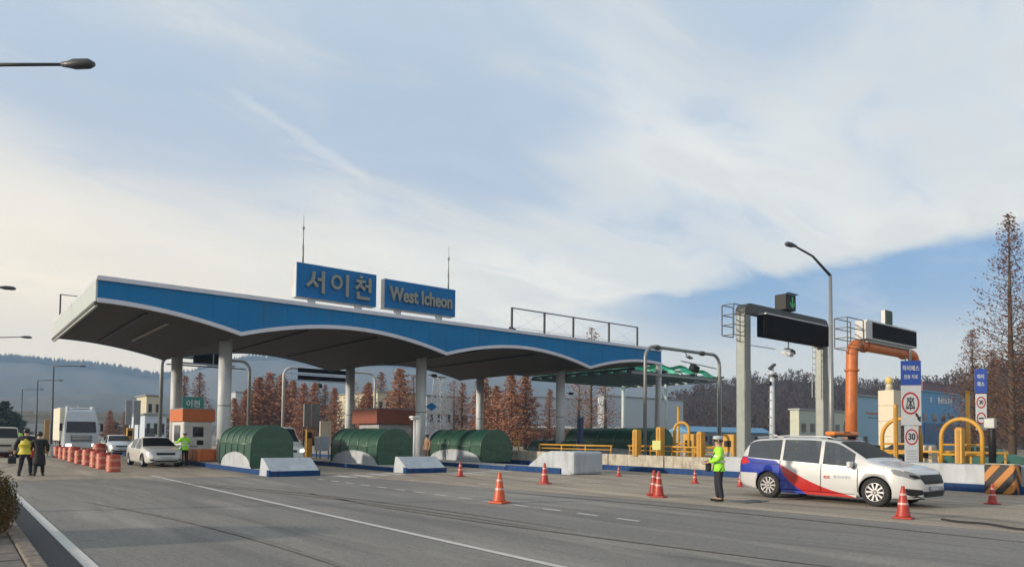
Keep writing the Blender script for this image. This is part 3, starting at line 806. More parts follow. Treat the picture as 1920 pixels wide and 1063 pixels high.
def patch(t, bvh, name, outline, view, m, off=.006, th=0.0, nx=14):
    """2-D outline in the plane facing `view`, projected on to the body"""
    us = [p[0] for p in outline]; vs = [p[1] for p in outline]
    cu, cv_ = sum(us)/len(us), sum(vs)/len(vs)
    # rings from centroid to outline
    dens = []
    for a, c_ in zip(outline, outline[1:]+outline[:1]):
        k = max(1, int(math.dist(a, c_)/.05))
        dens += [(a[0]+(c_[0]-a[0])*i/k, a[1]+(c_[1]-a[1])*i/k) for i in range(k)]
    rings = 5; b = MB(); rows = []
    for r in range(rings+1):
        f = .02+.98*r/rings; row = []
        for u, v in dens:
            uu, vv = cu+(u-cu)*f, cv_+(v-cv_)*f
            if view == 'F': o_, d_ = Vector((uu, 9, vv)), Vector((0, -1, 0))
            elif view == 'B': o_, d_ = Vector((uu, -9, vv)), Vector((0, 1, 0))
            elif view == 'L': o_, d_ = Vector((-4, uu, vv)), Vector((1, 0, 0))
            elif view == 'R': o_, d_ = Vector((4, uu, vv)), Vector((-1, 0, 0))
            h = bvh.ray_cast(o_, d_)
            row.append((h[0] - d_*off) if h[0] is not None else None)
        rows.append(row)
    for r in range(rings+1):
        last = next((p for p in rows[r] if p is not None), Vector((0, 0, 0)))
        for j in range(len(rows[r])):
            if rows[r][j] is None: rows[r][j] = last
            last = rows[r][j]
    b.grid(rows, m, True, True)
    b.face(rows[0][::-1], m, True)
    o = b.build(name, t, fix=False)
    if th:
        md = o.modifiers.new('s', 'SOLIDIFY'); md.thickness = th; md.offset = 0; bake(o)
    return o

# livery of the patrol van: blue and red swoosh on pearl white
lv, t_, bs_ = node_mat('patrol_van_livery'); q_ = NT(t_); o_ = q_.n('ShaderNodeTexCoord').outputs['Object']
s_ = q_.n('ShaderNodeSeparateXYZ'); q_.l(o_, s_.inputs[0])
def fcurve(q, z, pts, z0, z1, v0, v1):
    n_ = q.n('ShaderNodeFloatCurve'); q.put(n_, 1, q.mr(z, z0, z1)); cmap = n_.mapping; c_ = cmap.curves[0]
    P_ = [((a-z0)/(z1-z0), (v-v0)/(v1-v0)) for a, v in pts]
    c_.points[0].location = P_[0]; c_.points[-1].location = P_[-1]
    for p_ in P_[1:-1]: c_.points.new(*p_)
    for p_ in c_.points: p_.handle_type = 'AUTO'
    cmap.update(); return q.mr(n_.outputs[0], 0, 1, v0, v1)
zz, yy_ = s_.outputs[2], s_.outputs[1]
red_e = fcurve(q_, zz, [(.1, 1.45), (.22, 1.0), (.36, .36), (.55, -.20), (.75, -.64), (.98, -1.10), (1.10, -1.30), (1.30, -1.60)], .1, 1.3, -2.0, 1.5)
blu_e = fcurve(q_, zz, [(.1, -.10), (.2, -.30), (.4, -.66), (.6, -.90), (.8, -1.04), (.98, -1.13), (1.10, -1.32), (1.30, -1.62)], .1, 1.3, -2.0, 1.5)
upper = q_.m('LESS_THAN', zz, 1.17)
side = q_.m('GREATER_THAN', q_.m('ABSOLUTE', s_.outputs[0]), .55)
isr = q_.m('MULTIPLY', q_.m('MULTIPLY', q_.m('LESS_THAN', yy_, red_e), q_.m('LESS_THAN', zz, .98)), side)
isb = q_.m('MULTIPLY', q_.m('MULTIPLY', q_.m('LESS_THAN', yy_, blu_e), upper), side)
lowr = q_.m('MULTIPLY', q_.m('LESS_THAN', yy_, -1.86), q_.m('LESS_THAN', zz, .70))
pearl = (.50, .51, .52)
col_ = q_.mix(isr, pearl, (.40, .012, .010)); col_ = q_.mix(isb, col_, (.008, .03, .30)); col_ = q_.mix(lowr, col_, pearl)
q_.l(col_, bs_.inputs['Base Color']); bs_.inputs['Roughness'].default_value = .28; bs_.inputs['Coat Weight'].default_value = .8; bs_.inputs['Coat Roughness'].default_value = .05; bs_.inputs['Metallic'].default_value = .1
VAN = dict(len=(-2.55, 2.56), w=1.98, wr=.368, wheels=(-1.50, 1.56), roofw=.80, breaks=[-2.40, -2.22, -2.05, -1.12, -1.04, .06, .16, .55, 1.02, 1.30, 1.45],
    top=[(-2.55, .98), (-2.50, 1.12), (-2.36, 1.42), (-2.20, 1.64), (-2.0, 1.70), (-1.2, 1.745), (-.3, 1.745), (.3, 1.70), (.55, 1.655), (1.0, 1.40), (1.45, 1.135), (1.8, 1.06), (2.15, 1.0), (2.38, .93), (2.50, .84), (2.56, .60)],
    belt=[(-2.55, .92), (-2.4, 1.12), (-2.2, 1.16), (-1.2, 1.10), (.2, 1.03), (1.2, .98), (1.5, 1.0), (2.0, .94), (2.4, .84), (2.56, .52)],
    width=[(-2.55, 1.60), (-2.45, 1.78), (-2.1, 1.92), (-1.2, 1.985), (1.2, 1.985), (1.9, 1.93), (2.25, 1.76), (2.45, 1.45), (2.56, 1.12)],
    low=[(-2.55, .36), (-2.3, .26), (-1.9, .2), (1.9, .2), (2.3, .2), (2.56, .24)],
    side_win=[(-2.22, -1.12), (-1.04, .06), (.16, 1.02)], screens=[(.55, 1.30), (-2.40, -2.22)])
vg = bpy.data.materials.new('van_window_glass'); vg.use_nodes = True; tv = vg.node_tree; tv.nodes.clear(); qv = NT(tv)
tr_ = qv.n('ShaderNodeBsdfTransparent'); tr_.inputs[0].default_value = (.30, .31, .31, 1); gl_ = qv.n('ShaderNodeBsdfGlossy'); gl_.inputs['Roughness'].default_value = .04; gl_.inputs[0].default_value = (.9, .95, 1, 1)
lw_ = qv.n('ShaderNodeLayerWeight'); lw_.inputs[0].default_value = .30; ms_ = qv.n('ShaderNodeMixShader'); qv.l(qv.mr(lw_.outputs['Fresnel'], 0, 1, .13, .95), ms_.inputs[0]); qv.l(tr_.outputs[0], ms_.inputs[1]); qv.l(gl_.outputs[0], ms_.inputs[2])
ov_ = qv.n('ShaderNodeOutputMaterial'); qv.l(ms_.outputs[0], ov_.inputs[0])
def patrol_van():
    p = Vector((18.58+.93, 9.86, 0))
    t = thing('patrol_van', 'white patrol minivan with blue and red swoosh and an orange roof light bar', 'van', (p.x, p.y, 0), pi-.035)
    bvh = make_vehicle(t, VAN, lv, vg, vg)
    MB().box((0, -.45, .72), (1.74, 3.5, .42), blackp).box((0, 1.2, .84), (1.6, .35, .22), blackp, bev=.04).build('cabin_trim', t)
    for yy, nn in ((.28, 2), (-.75, 3), (-1.65, 3)):
        for k in range(nn):
            xx = (-.42, .42)[k] if nn == 2 else (-.52, 0, .52)[k]
            MB().box((xx, yy-.22, 1.08), (.44, .14, .52), mat('seat_cloth', (.05, .05, .052), .8), rx=-.18, bev=.05).box((xx, yy-.30, 1.42), (.24, .09, .16), mat('seat_cloth'), bev=.04).build('seat', t)
    MB().lathe([(.16, 0), (.19, .015), (.16, .03), (.16, 0)], blackp, (0, 0, 0), 20, 'Y', caps=False).build('steering_wheel', t, loc=(-.42, .75, 1.05))
    sil = mat('silver_trim', (.55, .56, .57), .3, .6, var=0)
    # local +x is the far side after turning, so the camera sees local +x? (front = -Y world, seen side = -X world = local +x)
    for s_, vw in ((1, 'R'), (-1, 'L')):
        patch(t, bvh, 'headlight', [(s_*.52, .74), (s_*.60, .83), (s_*.80, .93), (s_*.93, .99), (s_*.955, .93), (s_*.90, .80), (s_*.75, .72)], 'F', mat('smoked_lamp', (.16, .17, .19), .12, var=0, spec=.9), .010)
        patch(t, bvh, 'headlight_bezel', [(s_*.56, .76), (s_*.70, .83), (s_*.80, .84), (s_*.80, .79), (s_*.72, .745)], 'F', blackp, .016)
        patch(t, bvh, 'tail_light', [(s_*.60, .98), (s_*.62, 1.16), (s_*.90, 1.16), (s_*.97, 1.02), (s_*.90, .94)], 'B', tail_red, .012)
        patch(t, bvh, 'fog_intake', [(s_*.58, .36), (s_*.60, .47), (s_*.86, .50), (s_*.90, .38), (s_*.78, .31)], 'F', blackp, .012)
        for a, c_, nm in ((-1.10, .12, 'sliding_door'), (.13, 1.12, 'front_door')):
            patch(t, bvh, nm, [(a, .30), (a, 1.00), (c_, .93), (c_+.02, .60), (c_-.10, .30)], vw, lv, .004)
            patch(t, bvh, 'door_handle', [(c_-.34 if nm == 'sliding_door' else a+.06, .855), (c_-.34 if nm == 'sliding_door' else a+.06, .895), (c_-.10 if nm == 'sliding_door' else a+.30, .895), (c_-.10 if nm == 'sliding_door' else a+.30, .855)], vw, sil, .022)
        for ya_, z0_, z1_ in ((-1.11, .30, 1.08), (.125, .26, 1.02), (1.13, .34, .95)):
            patch(t, bvh, 'door_seam', [(ya_-.007, z0_), (ya_-.007, z1_), (ya_+.007, z1_), (ya_+.007, z0_)], vw, blackp, .012)
        patch(t, bvh, 'door_seam', [(-2.05, .985), (-2.05, 1.0), (-1.12, .975), (-1.12, .96)], vw, blackp, .010)
        patch(t, bvh, 'door_seam', [(-1.0, .262), (-1.0, .274), (1.05, .274), (1.05, .262)], vw, blackp, .012)
        for ya_, yb_ in ((-2.2, -1.12), (-1.04, .06), (.16, 1.02)):
            patch(t, bvh, 'window_trim', [(ya_, interp(VAN['belt'], ya_)-.03), (ya_, interp(VAN['belt'], ya_)-.008), (yb_, interp(VAN['belt'], yb_)-.008), (yb_, interp(VAN['belt'], yb_)-.03)], vw, sil, .010)
        MB().box((s_*1.07, .98, 1.045), (.24, .12, .17), lv, rz=s_*.12, bev=.04).box((s_*.95, 1.02, 1.0), (.10, .05, .05), blackp).build('wing_mirror', t)
        b = MB(); b.tube([(s_*.72, -2.0, 1.735), (s_*.70, -1.0, 1.79), (s_*.69, .2, 1.765), (s_*.68, .40, 1.71)], .018, sil, 6); b.build('roof_rail', t)
        pl_ = [(a, .265 + (.0)) for a in (-1.05, 1.08)]
        MB().box((s_*.975, .02, .225), (.03, 2.15, .08), lv, bev=.01).build('sill', t)
        # door lettering
    patch(t, bvh, 'grille', [(-.58, .74), (-.50, .61), (.50, .61), (.58, .74), (.55, .83), (-.55, .83)], 'F', blackp, .014)
    patch(t, bvh, 'grille_frame', [(-.57, .838), (-.55, .862), (.55, .862), (.57, .838)], 'F', sil, .018)
    patch(t, bvh, 'lower_intake', [(-.90, .31), (-.86, .43), (.86, .43), (.90, .31), (.7, .27), (-.7, .27)], 'F', blackp, .012)
    patch(t, bvh, 'bumper_trim', [(-.84, .262), (-.86, .285), (.86, .285), (.84, .262)], 'F', sil, .02)
    patch(t, bvh, 'number_plate', [(-.26, .45), (-.26, .555), (.26, .555), (.26, .45)], 'F', signwhite, .03, .01)
    patch(t, bvh, 'number_plate', [(-.26, .60), (-.26, .71), (.26, .71), (.26, .60)], 'B', signwhite, .03, .01)
    # light bar
    lb = thing('light_bar', None, None, (0, .20, 1.775)); lb.parent = t
    amber = mat('amber_lens', (.62, .17, .02), .25, var=.08)
    MB().box((0, 0, .085), (1.30, .30, .11), amber, bev=.045).build('lens', lb)
    MB().box((0, 0, .02), (1.24, .26, .05), blackp, bev=.01).box((0, 0, .115), (.34, .31, .06), mat('bar_centre', (.25, .10, .04), .5), bev=.02).build('base', lb)
    for s_ in (-1, 1): MB().box((s_*.52, 0, -.02), (.06, .22, .10), blackp).build('foot', lb)
    MB().tube([(-.25, -1.9, 1.72), (-.25, -2.0, 1.80), (-.25, -2.12, 1.82)], .02, white, 8).box((-.1, -1.75, 1.765), (.08, .2, .06), white, bev=.015).build('antenna', t)
    lr = text_part('door_logo', 'ex', .15, .006, signred, t, (.998, .30, .70), '+X', .004, 1.3)
    l2 = text_part('door_lettering', '한국도로공사', .085, .006, mat('grey_lettering', (.2, .24, .32), .5), t, (.998, .72, .70), '+X', .002)
    for o_, x_ in ((lr, 1), (l2, 1)): o_.location.x = .997; o_.rotation_euler = (pi/2, 0, pi/2)
    return t
patrol_van()

CAR = dict(len=(-2.25, 2.25), w=1.78, wr=.31, wheels=(-1.32, 1.34), roofw=.74, breaks=[-1.95, -1.15, -1.0, -.12, -.04, .25, .95, 1.2],
    top=[(-2.25, .72), (-2.2, .92), (-1.95, 1.0), (-1.6, 1.06), (-.85, 1.40), (-.3, 1.465), (.2, 1.44), (1.0, 1.06), (1.25, .95), (1.8, .86), (2.1, .76), (2.25, .5)],
    belt=[(-2.25, .66), (-1.9, .93), (0, .90), (1.1, .86), (1.9, .78), (2.25, .44)],
    width=[(-2.25, 1.4), (-2.0, 1.66), (-1.2, 1.78), (1.2, 1.78), (1.9, 1.66), (2.15, 1.42), (2.25, 1.15)],
    low=[(-2.25, .32), (-1.9, .2), (1.9, .18), (2.25, .22)],
    side_win=[(-1.0, -.12), (-.04, .95)], screens=[(.25, 1.1), (-1.6, -.95)], rim='plain')
SUV = dict(len=(-2.45, 2.45), w=1.90, wr=.35, wheels=(-1.45, 1.50), roofw=.86, breaks=[-2.3, -1.25, -1.15, .0, .1, .95, 1.1, 1.7],
    top=[(-2.45, 1.0), (-2.4, 1.6), (-2.25, 1.9), (-2.0, 1.95), (.8, 1.93), (1.0, 1.88), (1.6, 1.22), (1.8, 1.12), (2.25, .98), (2.4, .8), (2.45, .5)],
    belt=[(-2.45, .95), (-2.2, 1.12), (1.3, 1.05), (2.2, .88), (2.45, .44)],
    width=[(-2.45, 1.75), (-2.2, 1.88), (1.8, 1.90), (2.25, 1.75), (2.45, 1.4)],
    low=[(-2.45, .34), (-2.2, .24), (2.2, .22), (2.45, .26)],
    side_win=[(-2.2, -1.25), (-1.15, .0), (.1, 1.2)], screens=[(1.0, 1.62), (-2.40, -2.27)], rim='plain')
def simple_car(name, label, cat, loc, rz, S, paint, hz_=.66, plate_z=.42, lamp=lampglass):
    t = thing(name, label, cat, loc, rz)
    bvh = make_vehicle(t, S, paint)
    w2 = S['w']/2
    for s_ in (-1, 1):
        patch(t, bvh, 'headlight', [(s_*(w2-.38), hz_-.05), (s_*(w2-.36), hz_+.06), (s_*(w2-.05), hz_+.13), (s_*(w2-.05), hz_-.02)], 'F', lamp, .012)
        patch(t, bvh, 'fog_light', [(s_*(w2-.34), .33), (s_*(w2-.34), .41), (s_*(w2-.18), .41), (s_*(w2-.18), .33)], 'F', blackp, .012)
        MB().box((s_*(w2+.06), .80 if S is CAR else 1.05, 1.0 if S is CAR else 1.18), (.18, .10, .14 if S is CAR else .22), paint, bev=.03).build('wing_mirror', t)
    patch(t, bvh, 'grille', [(-.42, hz_-.06), (-.42, hz_+.05), (.42, hz_+.05), (.42, hz_-.06)], 'F', blackp, .014)
    patch(t, bvh, 'lower_intake', [(-.55, .26), (-.50, .34), (.50, .34), (.55, .26)], 'F', blackp, .012)
    patch(t, bvh, 'number_plate', [(-.26, plate_z), (-.26, plate_z+.11), (.26, plate_z+.11), (.26, plate_z)], 'F', signwhite, .025)
    return t
wcar = mat('white_car_paint', (.52, .53, .52), .25, var=.03, coat=.7)
scar = mat('pale_car_paint', (.52, .55, .57), .28, .2, var=.03, coat=.7)
gcar = mat('beige_car_paint', (.36, .31, .22), .3, .2, var=.05, coat=.6)
simple_car('sedan', 'white sedan stopped at the orange booth beside a guard in a green vest', 'car', (8.25, 39.5, 0), pi+.04, CAR, wcar)
simple_car('passenger_van', 'white van waiting in the lane behind the leftmost green hood', 'van', (13.35, 36.9, 0), pi, SUV, wcar, .78, .5, lit_lamp).scale = (1, 1, 1.06)
simple_car('sedan', 'pale sedan half hidden behind the orange drums beside the truck', 'car', (10.0, 60.0, 0), pi, CAR, scar)
simple_car('sport_utility_car', 'beige car with dark windscreen at the far left edge behind a red drum', 'car', (2.75, 56.5, 0), pi, SUV, gcar, .78)

# parked cars in the yard behind the islands on the right
pk = simple_car('sedan', 'dark green parked car behind the black post on the right', 'car', (41.0, 13.6, 0), .4, CAR, mat('dark_green_paint', (.02, .09, .07), .3, var=.05, coat=.6))
pk['group'] = 'cars parked in the yard on the right'
for (x_, y_, r_, lb_) in ((47.0, 22.0, 1.2, 'parked car glimpsed between the large speed sign and the yellow arch'), (52.0, 21.5, 1.3, 'parked car farther back seen through the yellow arch'), (50.0, 29.0, 1.0, 'parked car behind the blue factory side of the orange gantry')):
    dup(pk, (x_, y_, 0), r_, lb_)
# articulated truck facing the camera
def truck():
    p = gp(157, 847); t = thing('truck', 'white high roofed truck with pale cargo body waiting behind the orange drums', 'truck', (p.x-.2, p.y, 0), pi)
    tw = mat('truck_white', (.40, .44, .49), .35, var=.06, coat=.4); cream = mat('cargo_sunlit_cream', (.58, .56, .47), .6, var=.08)  # cargo body's cream is its sunlit tone, put into the base colour
    b = MB(); P = [(0, .55), (0, 1.5), (-.08, 1.6), (-.28, 2.5), (-.55, 3.35), (-1.0, 3.62), (-2.2, 3.7), (-2.2, .55)]
    rows = []
    for x, sq in ((-1.22, .04), (-1.16, .0), (1.16, .0), (1.22, .04)):
        rows.append([(x*(1 if z < 2.6 else .86 if z < 3.5 else .74), yy - (sq if yy > -.6 else 0), z) for yy, z in P])
    b.grid(rows, tw, True, False, True); b.build('cab', t)
    MB().face([(-1.08, -.055, 1.62), (1.08, -.055, 1.62), (1.02, -.265, 2.52), (-1.02, -.265, 2.52)], glass).face([(-1.08, -.06, 1.60), (1.08, -.06, 1.60), (1.08, -.02, 1.60), (-1.08, -.02, 1.60)], blackp).build('windscreen', t)
    MB().face([(-.55, -.62, 3.36), (.55, -.62, 3.36), (.62, -.98, 3.62), (-.62, -.98, 3.62)], blackp).build('roof_opening', t)
    for s_ in (-1, 1): MB().prism([(-.62, 3.2), (-.7, 3.75), (-1.9, 3.82), (-1.9, 3.4)], 'X', s_*.90-.10, s_*.90+.10, tw).build('roof_fairing', t)
    MB().box((0, .02, 1.12), (1.5, .06, .52), mat('truck_grille', (.12, .125, .13), .5)).box((0, .055, 1.28), (1.3, .02, .05), chrome).box((0, .055, 1.10), (1.3, .02, .05), chrome).build('grille', t)
    MB().box((0, .06, .52), (2.44, .22, .42), tw, bev=.04).build('bumper', t)
    for s_ in (-1, 1):
        MB().box((s_*.92, .18, .58), (.36, .04, .2), lit_lamp, bev=.015).build('headlight', t)
        MB().box((s_*1.46, -.12, 2.05), (.2, .12, .62), blackp, bev=.03).box((s_*1.34, -.16, 2.3), (.22, .04, .04), blackp).build('mirror', t)
    for y in (-1.2, -4.2, -5.5, -6.8):
        for s_ in (-1, 1): wheel(t, s_*1.08, y, .5, s_, 'plain')
    MB().box((0, -4.2, .86), (.9, 7.6, .3), steel_dark).build('chassis', t)
    MB().box((0, -5.6, 2.30), (2.46, 4.6, 2.85), cream, bev=.05).box((0, -2.55, 3.86), (.1, .1, .1), cream).build('cargo_body', t)
    MB().box((0, .185, .42), (.52, .02, .13), signwhite).build('number_plate', t)
truck()

# ------------------------------------------------------------------ cones and drums
def cone_tpl(m):
    t = thing('traffic_cone', 'x', 'traffic cone', (0, 0, 0))
    MB().box((0, 0, .02), (.40, .40, .04), m, bev=.012).build('base', t)
    MB().lathe([(.165, .04), (.15, .07), (.115, .26), (.088, .42), (.058, .58), (.036, .69), (.03, .70), (.0, .70)], m, (0, 0, 0), 24).build('cone_body', t)
    for z, r_ in ((.30, .1085), (.50, .0745)):
        MB().lathe([(r_+.004, z), (r_-.003, z+.045)], reflect_white, (0, 0, 0), 24, caps=False).build('reflective_band', t)
    return t
cones = [(16.66, 24.26, .86, 1, 'red-orange cone in front of the third green hood, farthest left of the cones'),
         (10.96, 14.20, 1.10, 0, 'bright orange cone standing on the dotted lane line in the foreground'),
         (16.72, 19.04, 1.06, 1, 'banded red cone in front of the tall white concrete block'),
         (22.71, 21.02, .62, 1, 'tiny red cone near the blue kerb right of the tall white block'),
         (15.88, 13.16, 1.06, 1, 'front cone of the touching pair left of the standing guard'),
         (16.22, 13.62, 1.06, 1, 'rear cone of the touching pair, peeking out behind the front one'),
         (21.89, 16.42, .72, 1, 'small red cone just left of the standing guard by the blue kerb'),
         (21.89, 14.50, .62, 1, 'small red cone between the standing guard and the patrol van rear'),
         (16.24, 6.72, 1.0, 1, 'large red cone with two pale bands beside the patrol van front wheel'),
         (22.04, 6.84, .78, 1, 'small red cone in front of the black and orange chevron block')]
tpl = {0: cone_tpl(cone_orange), 1: cone_tpl(cone_red)}; used = set()
for i, (x, y, sc, k, lb) in enumerate(cones):
    o = tpl[k] if k not in used else dup(tpl[k]); used.add(k)
    o.location = (x, y, .006); o.rotation_euler.z = random.uniform(0, 1.5); o.scale = (sc*.95, sc*.95, sc); o['label'] = lb; o['group'] = 'traffic cones on the road'
def drum_tpl(rib=True):
    t = thing('traffic_drum', 'x', 'traffic drum', (0, 0, 0))
    MB().lathe([(.0, 0), (.33, 0), (.34, .02), (.335, .05), (.32, .08), (.33, .40), (.315, .44), (.315, .74), (.30, .78), (.28, .80), (.26, .79), (.0, .785)], barrel_red, (0, 0, 0), 28).build('drum_body', t)
    for z in (.14, .50): MB().lathe([(.333, z), (.333, z+.12)], barrel_band, (0, 0, 0), 28, caps=False).build('reflective_band', t)
    MB().lathe([(.10, .79), (.10, .82), (.0, .83)], barrel_red, (0, 0, 0), 14).build('cap', t)
    return t
dt = drum_tpl()
drums = [(212, 884.5, 1.0, 'nearest orange drum at the right end of the drum row, with plain front'), (192, 879, 1.0, 'second nearest orange drum of the row, pale bands on its side'),
         (181, 876, 1.08, 'orange drum third from the near end, peeking out left of the second'), (186, 862, 1.35, 'tall orange drum standing back, above the nearest three'), (166, 872, 1.12, 'wide pale orange drum in the middle of the row in front of the truck'),
         (150, 869, .98, 'orange drum just left of the wide pale one'), (138.5, 865.5, 1.15, 'orange drum below the truck left headlight with two pale bands'), (126.5, 861.5, 1.0, 'orange drum third from the far left end of the row'),
         (118, 859.5, 1.0, 'orange drum second from the far left end of the row'), (109, 858, 1.02, 'farthest orange drum at the left end of the row'),
         (6, 856, 1.2, 'red drum alone at the far left edge in front of the beige car')]
drums = [(gp(a_, b_).x+.27, gp(a_, b_).y, c_, d_) for a_, b_, c_, d_ in drums]
for i, (x, y, sc, lb) in enumerate(drums):
    o = dt if i == 0 else dup(dt)
    o.location = (x-.27, y, .006); o.rotation_euler.z = i*.7; o.scale = (sc*.84, sc*.84, sc*.90); o['label'] = lb; o['group'] = 'orange traffic drums'

# ------------------------------------------------------------------ long barrier wall on the fourth island
IX = 26.75
wl = thing('barrier_wall', 'long low concrete barrier on a blue kerb, painted white near the patrol van', 'wall', (IX, 8.6, 0))
MB().prism([(.03, -.05), (1.9, -.05), (1.9, .19), (.03, .19)], 'Y', -20, 42, concrete).build('island_slab', wl)
MB().box((0, 0+11, .13), (.07, 62, .27), kerb_blue).build('blue_kerb', wl)
b = MB(); yy = 9.9
while yy < 38:
    L_ = 3.7; b.box((.62, yy+L_/2, .50), (.42, L_-.06, .62), old_concrete, bev=.02); yy += L_
b.build('concrete_wall', wl)
MB().prism([(-19, .18), (10.0, .18), (10.0, .88), (-19, .94)], 'X', .18, 1.3, barrier_white).build('white_wall', wl)
cbm, t_, bs_ = node_mat('chevron_black_orange'); q_ = NT(t_); o_ = q_.n('ShaderNodeTexCoord').outputs['Object']
s_ = q_.n('ShaderNodeSeparateXYZ'); q_.l(o_, s_.inputs[0])
u_ = q_.m('ADD', q_.m('ABSOLUTE', q_.m('ADD', q_.m('SUBTRACT', s_.outputs[1], s_.outputs[0]), .28)), q_.m('MULTIPLY', s_.outputs[2], .80))
fr_ = q_.m('FRACT', q_.m('ADD', q_.m('MULTIPLY', u_, 2.0), .1))
q_.l(q_.mix(q_.m('LESS_THAN', fr_, .52), (.42, .165, .03), (.014, .013, .013)), bs_.inputs['Base Color']); bs_.inputs['Roughness'].default_value = .6
cb_ = thing('chevron_block', 'orange and black chevron striped crash block at the white barrier on the right', 'crash block', (IX-.42, 7.75, 0))
MB().box((.3, .22, .47), (.62, .86, .94), cbm, bev=.05).build('striped_block', cb_)
MB().box((.3, .22, .955), (.60, .82, .03), old_concrete, bev=.01).build('top_cap', cb_)

# yellow rails, bollards and arches
def rail(name, x, y0, y1, z0, z1, label, n=5, m=yellow):
    t = thing(name, label, 'guard rail', (x, y0, z0))
    for k in range(n): MB().tube([(0, (y1-y0)*k/(n-1), 0), (0, (y1-y0)*k/(n-1), z1-z0)], .04, m, 8).build('post', t)
    MB().tube([(0, -.1, z1-z0), (0, y1-y0+.1, z1-z0)], .05, m, 8).build('top_rail', t)
    MB().tube([(0, 0, (z1-z0)*.5), (0, y1-y0, (z1-z0)*.5)], .03, m, 8).build('middle_rail', t)
    return t
rail('guard_rail', IX+.55, 33.5, 42.5, .8, 1.35, 'yellow pipe rail on the concrete wall left of the third front column')
rail('guard_rail', IX+.75, 26.0, 31.8, .8, 1.22, 'yellow pipe rail above the concrete wall right of the tall white block', 4)
rail('guard_rail', IX+1.1, 19.5, 25.0, .8, 1.25, 'yellow pipe rail between the yellow bollard posts beside the pale plate', 5)
def bollard(x, y, z, h, label, w_=.34):
    t = thing('bollard', label, 'bollard', (x, y, z), group='yellow steel bollards')
    MB().box((0, 0, h/2), (w_, w_*.8, h), yellow, bev=.03).build('post', t)
    MB().box((-w_*.5-.012, 0, h/2), (.02, w_*.3, h*.92), mat('yellow_dark', (.36, .17, .02), .6)).build('channel', t)
    MB().box((0, 0, h+.02), (w_*.8, w_*.6, .04), yellow, bev=.01).build('cap', t)
    return t
a_ = xp(1194, 852, IX+.5); bollard(a_.x, a_.y, .75, 1.30, 'thick yellow bollard left of the pale yellow plate on the concrete wall', .38)
a_ = xp(1238, 855, IX+.7); bollard(a_.x, a_.y, .75, 1.42, 'thick yellow bollard behind the pale yellow plate', .36)
a_ = xp(1314, 855, IX+.9); bollard(a_.x, a_.y, .70, 1.25, 'yellow bollard on the wall just left of the standing guard', .34)
a_ = xp(1800, 865, IX+.9); bollard(a_.x, a_.y, .90, 1.22, 'yellow bollard in front of the complete yellow arch', .30)
a_ = xp(1680, 865, IX+1.2); bollard(a_.x, a_.y, .90, 2.1, 'tall yellow post left of the large speed sign', .16)
pl = thing('plate', 'small pale yellow square plate on a thin post before the yellow bollards', 'plate', xp(1231, 850, IX+.35).to_tuple()[:2]+(.8,))
MB().box((0, 0, .52), (.05, .42, .46), mat('pale_yellow', (.55, .55, .18), .5, var=.06), rz=.35, bev=.01).build('panel', pl); MB().tube([(.05, 0, 0), (.05, 0, .5)], .025, yellow, 8).build('post', pl)
def arch_guard(x, y, z, label, w_=1.35, h=1.45, rz=0):
    t = thing('arch_guard', label, 'arch guard', (x, y, z), rz, group='yellow pipe arches')
    r = w_/2; P = [(0, -r, 0)] + [(0, -r*cos(pi*k/16), h-r+r*sin(pi*k/16)) for k in range(17)] + [(0, r, 0)]
    MB().tube(P, .072, yellow, 12).build('pipe_arch', t)
    MB().tube([(0, -r, .35), (0, r, .35)], .05, yellow, 8).build('cross_pipe', t)
    MB().tube([(0, -r, .7), (0, r, .7)], .04, yellow, 8).build('cross_pipe', t)
    return t
a_ = xp(1803, 865, IX+1.5); arch_guard(a_.x, a_.y, .85, 'complete yellow pipe arch left of the small lane sign on the right', 1.3, 1.62)
a_ = xp(1690, 865, IX+1.9); arch_guard(a_.x, a_.y, .85, 'yellow pipe arch half hidden behind the large speed sign', 1.4, 1.66)
a_ = xp(1278, 850, IX+1.6); arch_guard(a_.x, a_.y, .7, 'leaning yellow pipe arch right of the pale yellow plate', .75, 1.75, .3)
a_ = xp(1272, 800, IX+3.4); tt = thing('yellow_pole', 'thin yellow pole rising behind the leaning yellow arch', 'pole', (a_.x, a_.y, .2)); MB().tube([(0, 0, 0), (0, 0, 3.1)], .07, yellow, 8).tube([(0, 0, 3.1), (0, 0, 3.14)], .085, yellow, 8).build('shaft', tt)
a_ = xp(1815, 800, IX+4.4); tt = thing('yellow_pole', 'thin yellow pole rising behind the complete yellow arch', 'pole', (a_.x, a_.y, .2)); MB().tube([(0, 0, 0), (0, 0, 3.4)], .08, yellow, 8).tube([(0, 0, 3.4), (0, 0, 3.44)], .1, yellow, 8).build('shaft', tt)
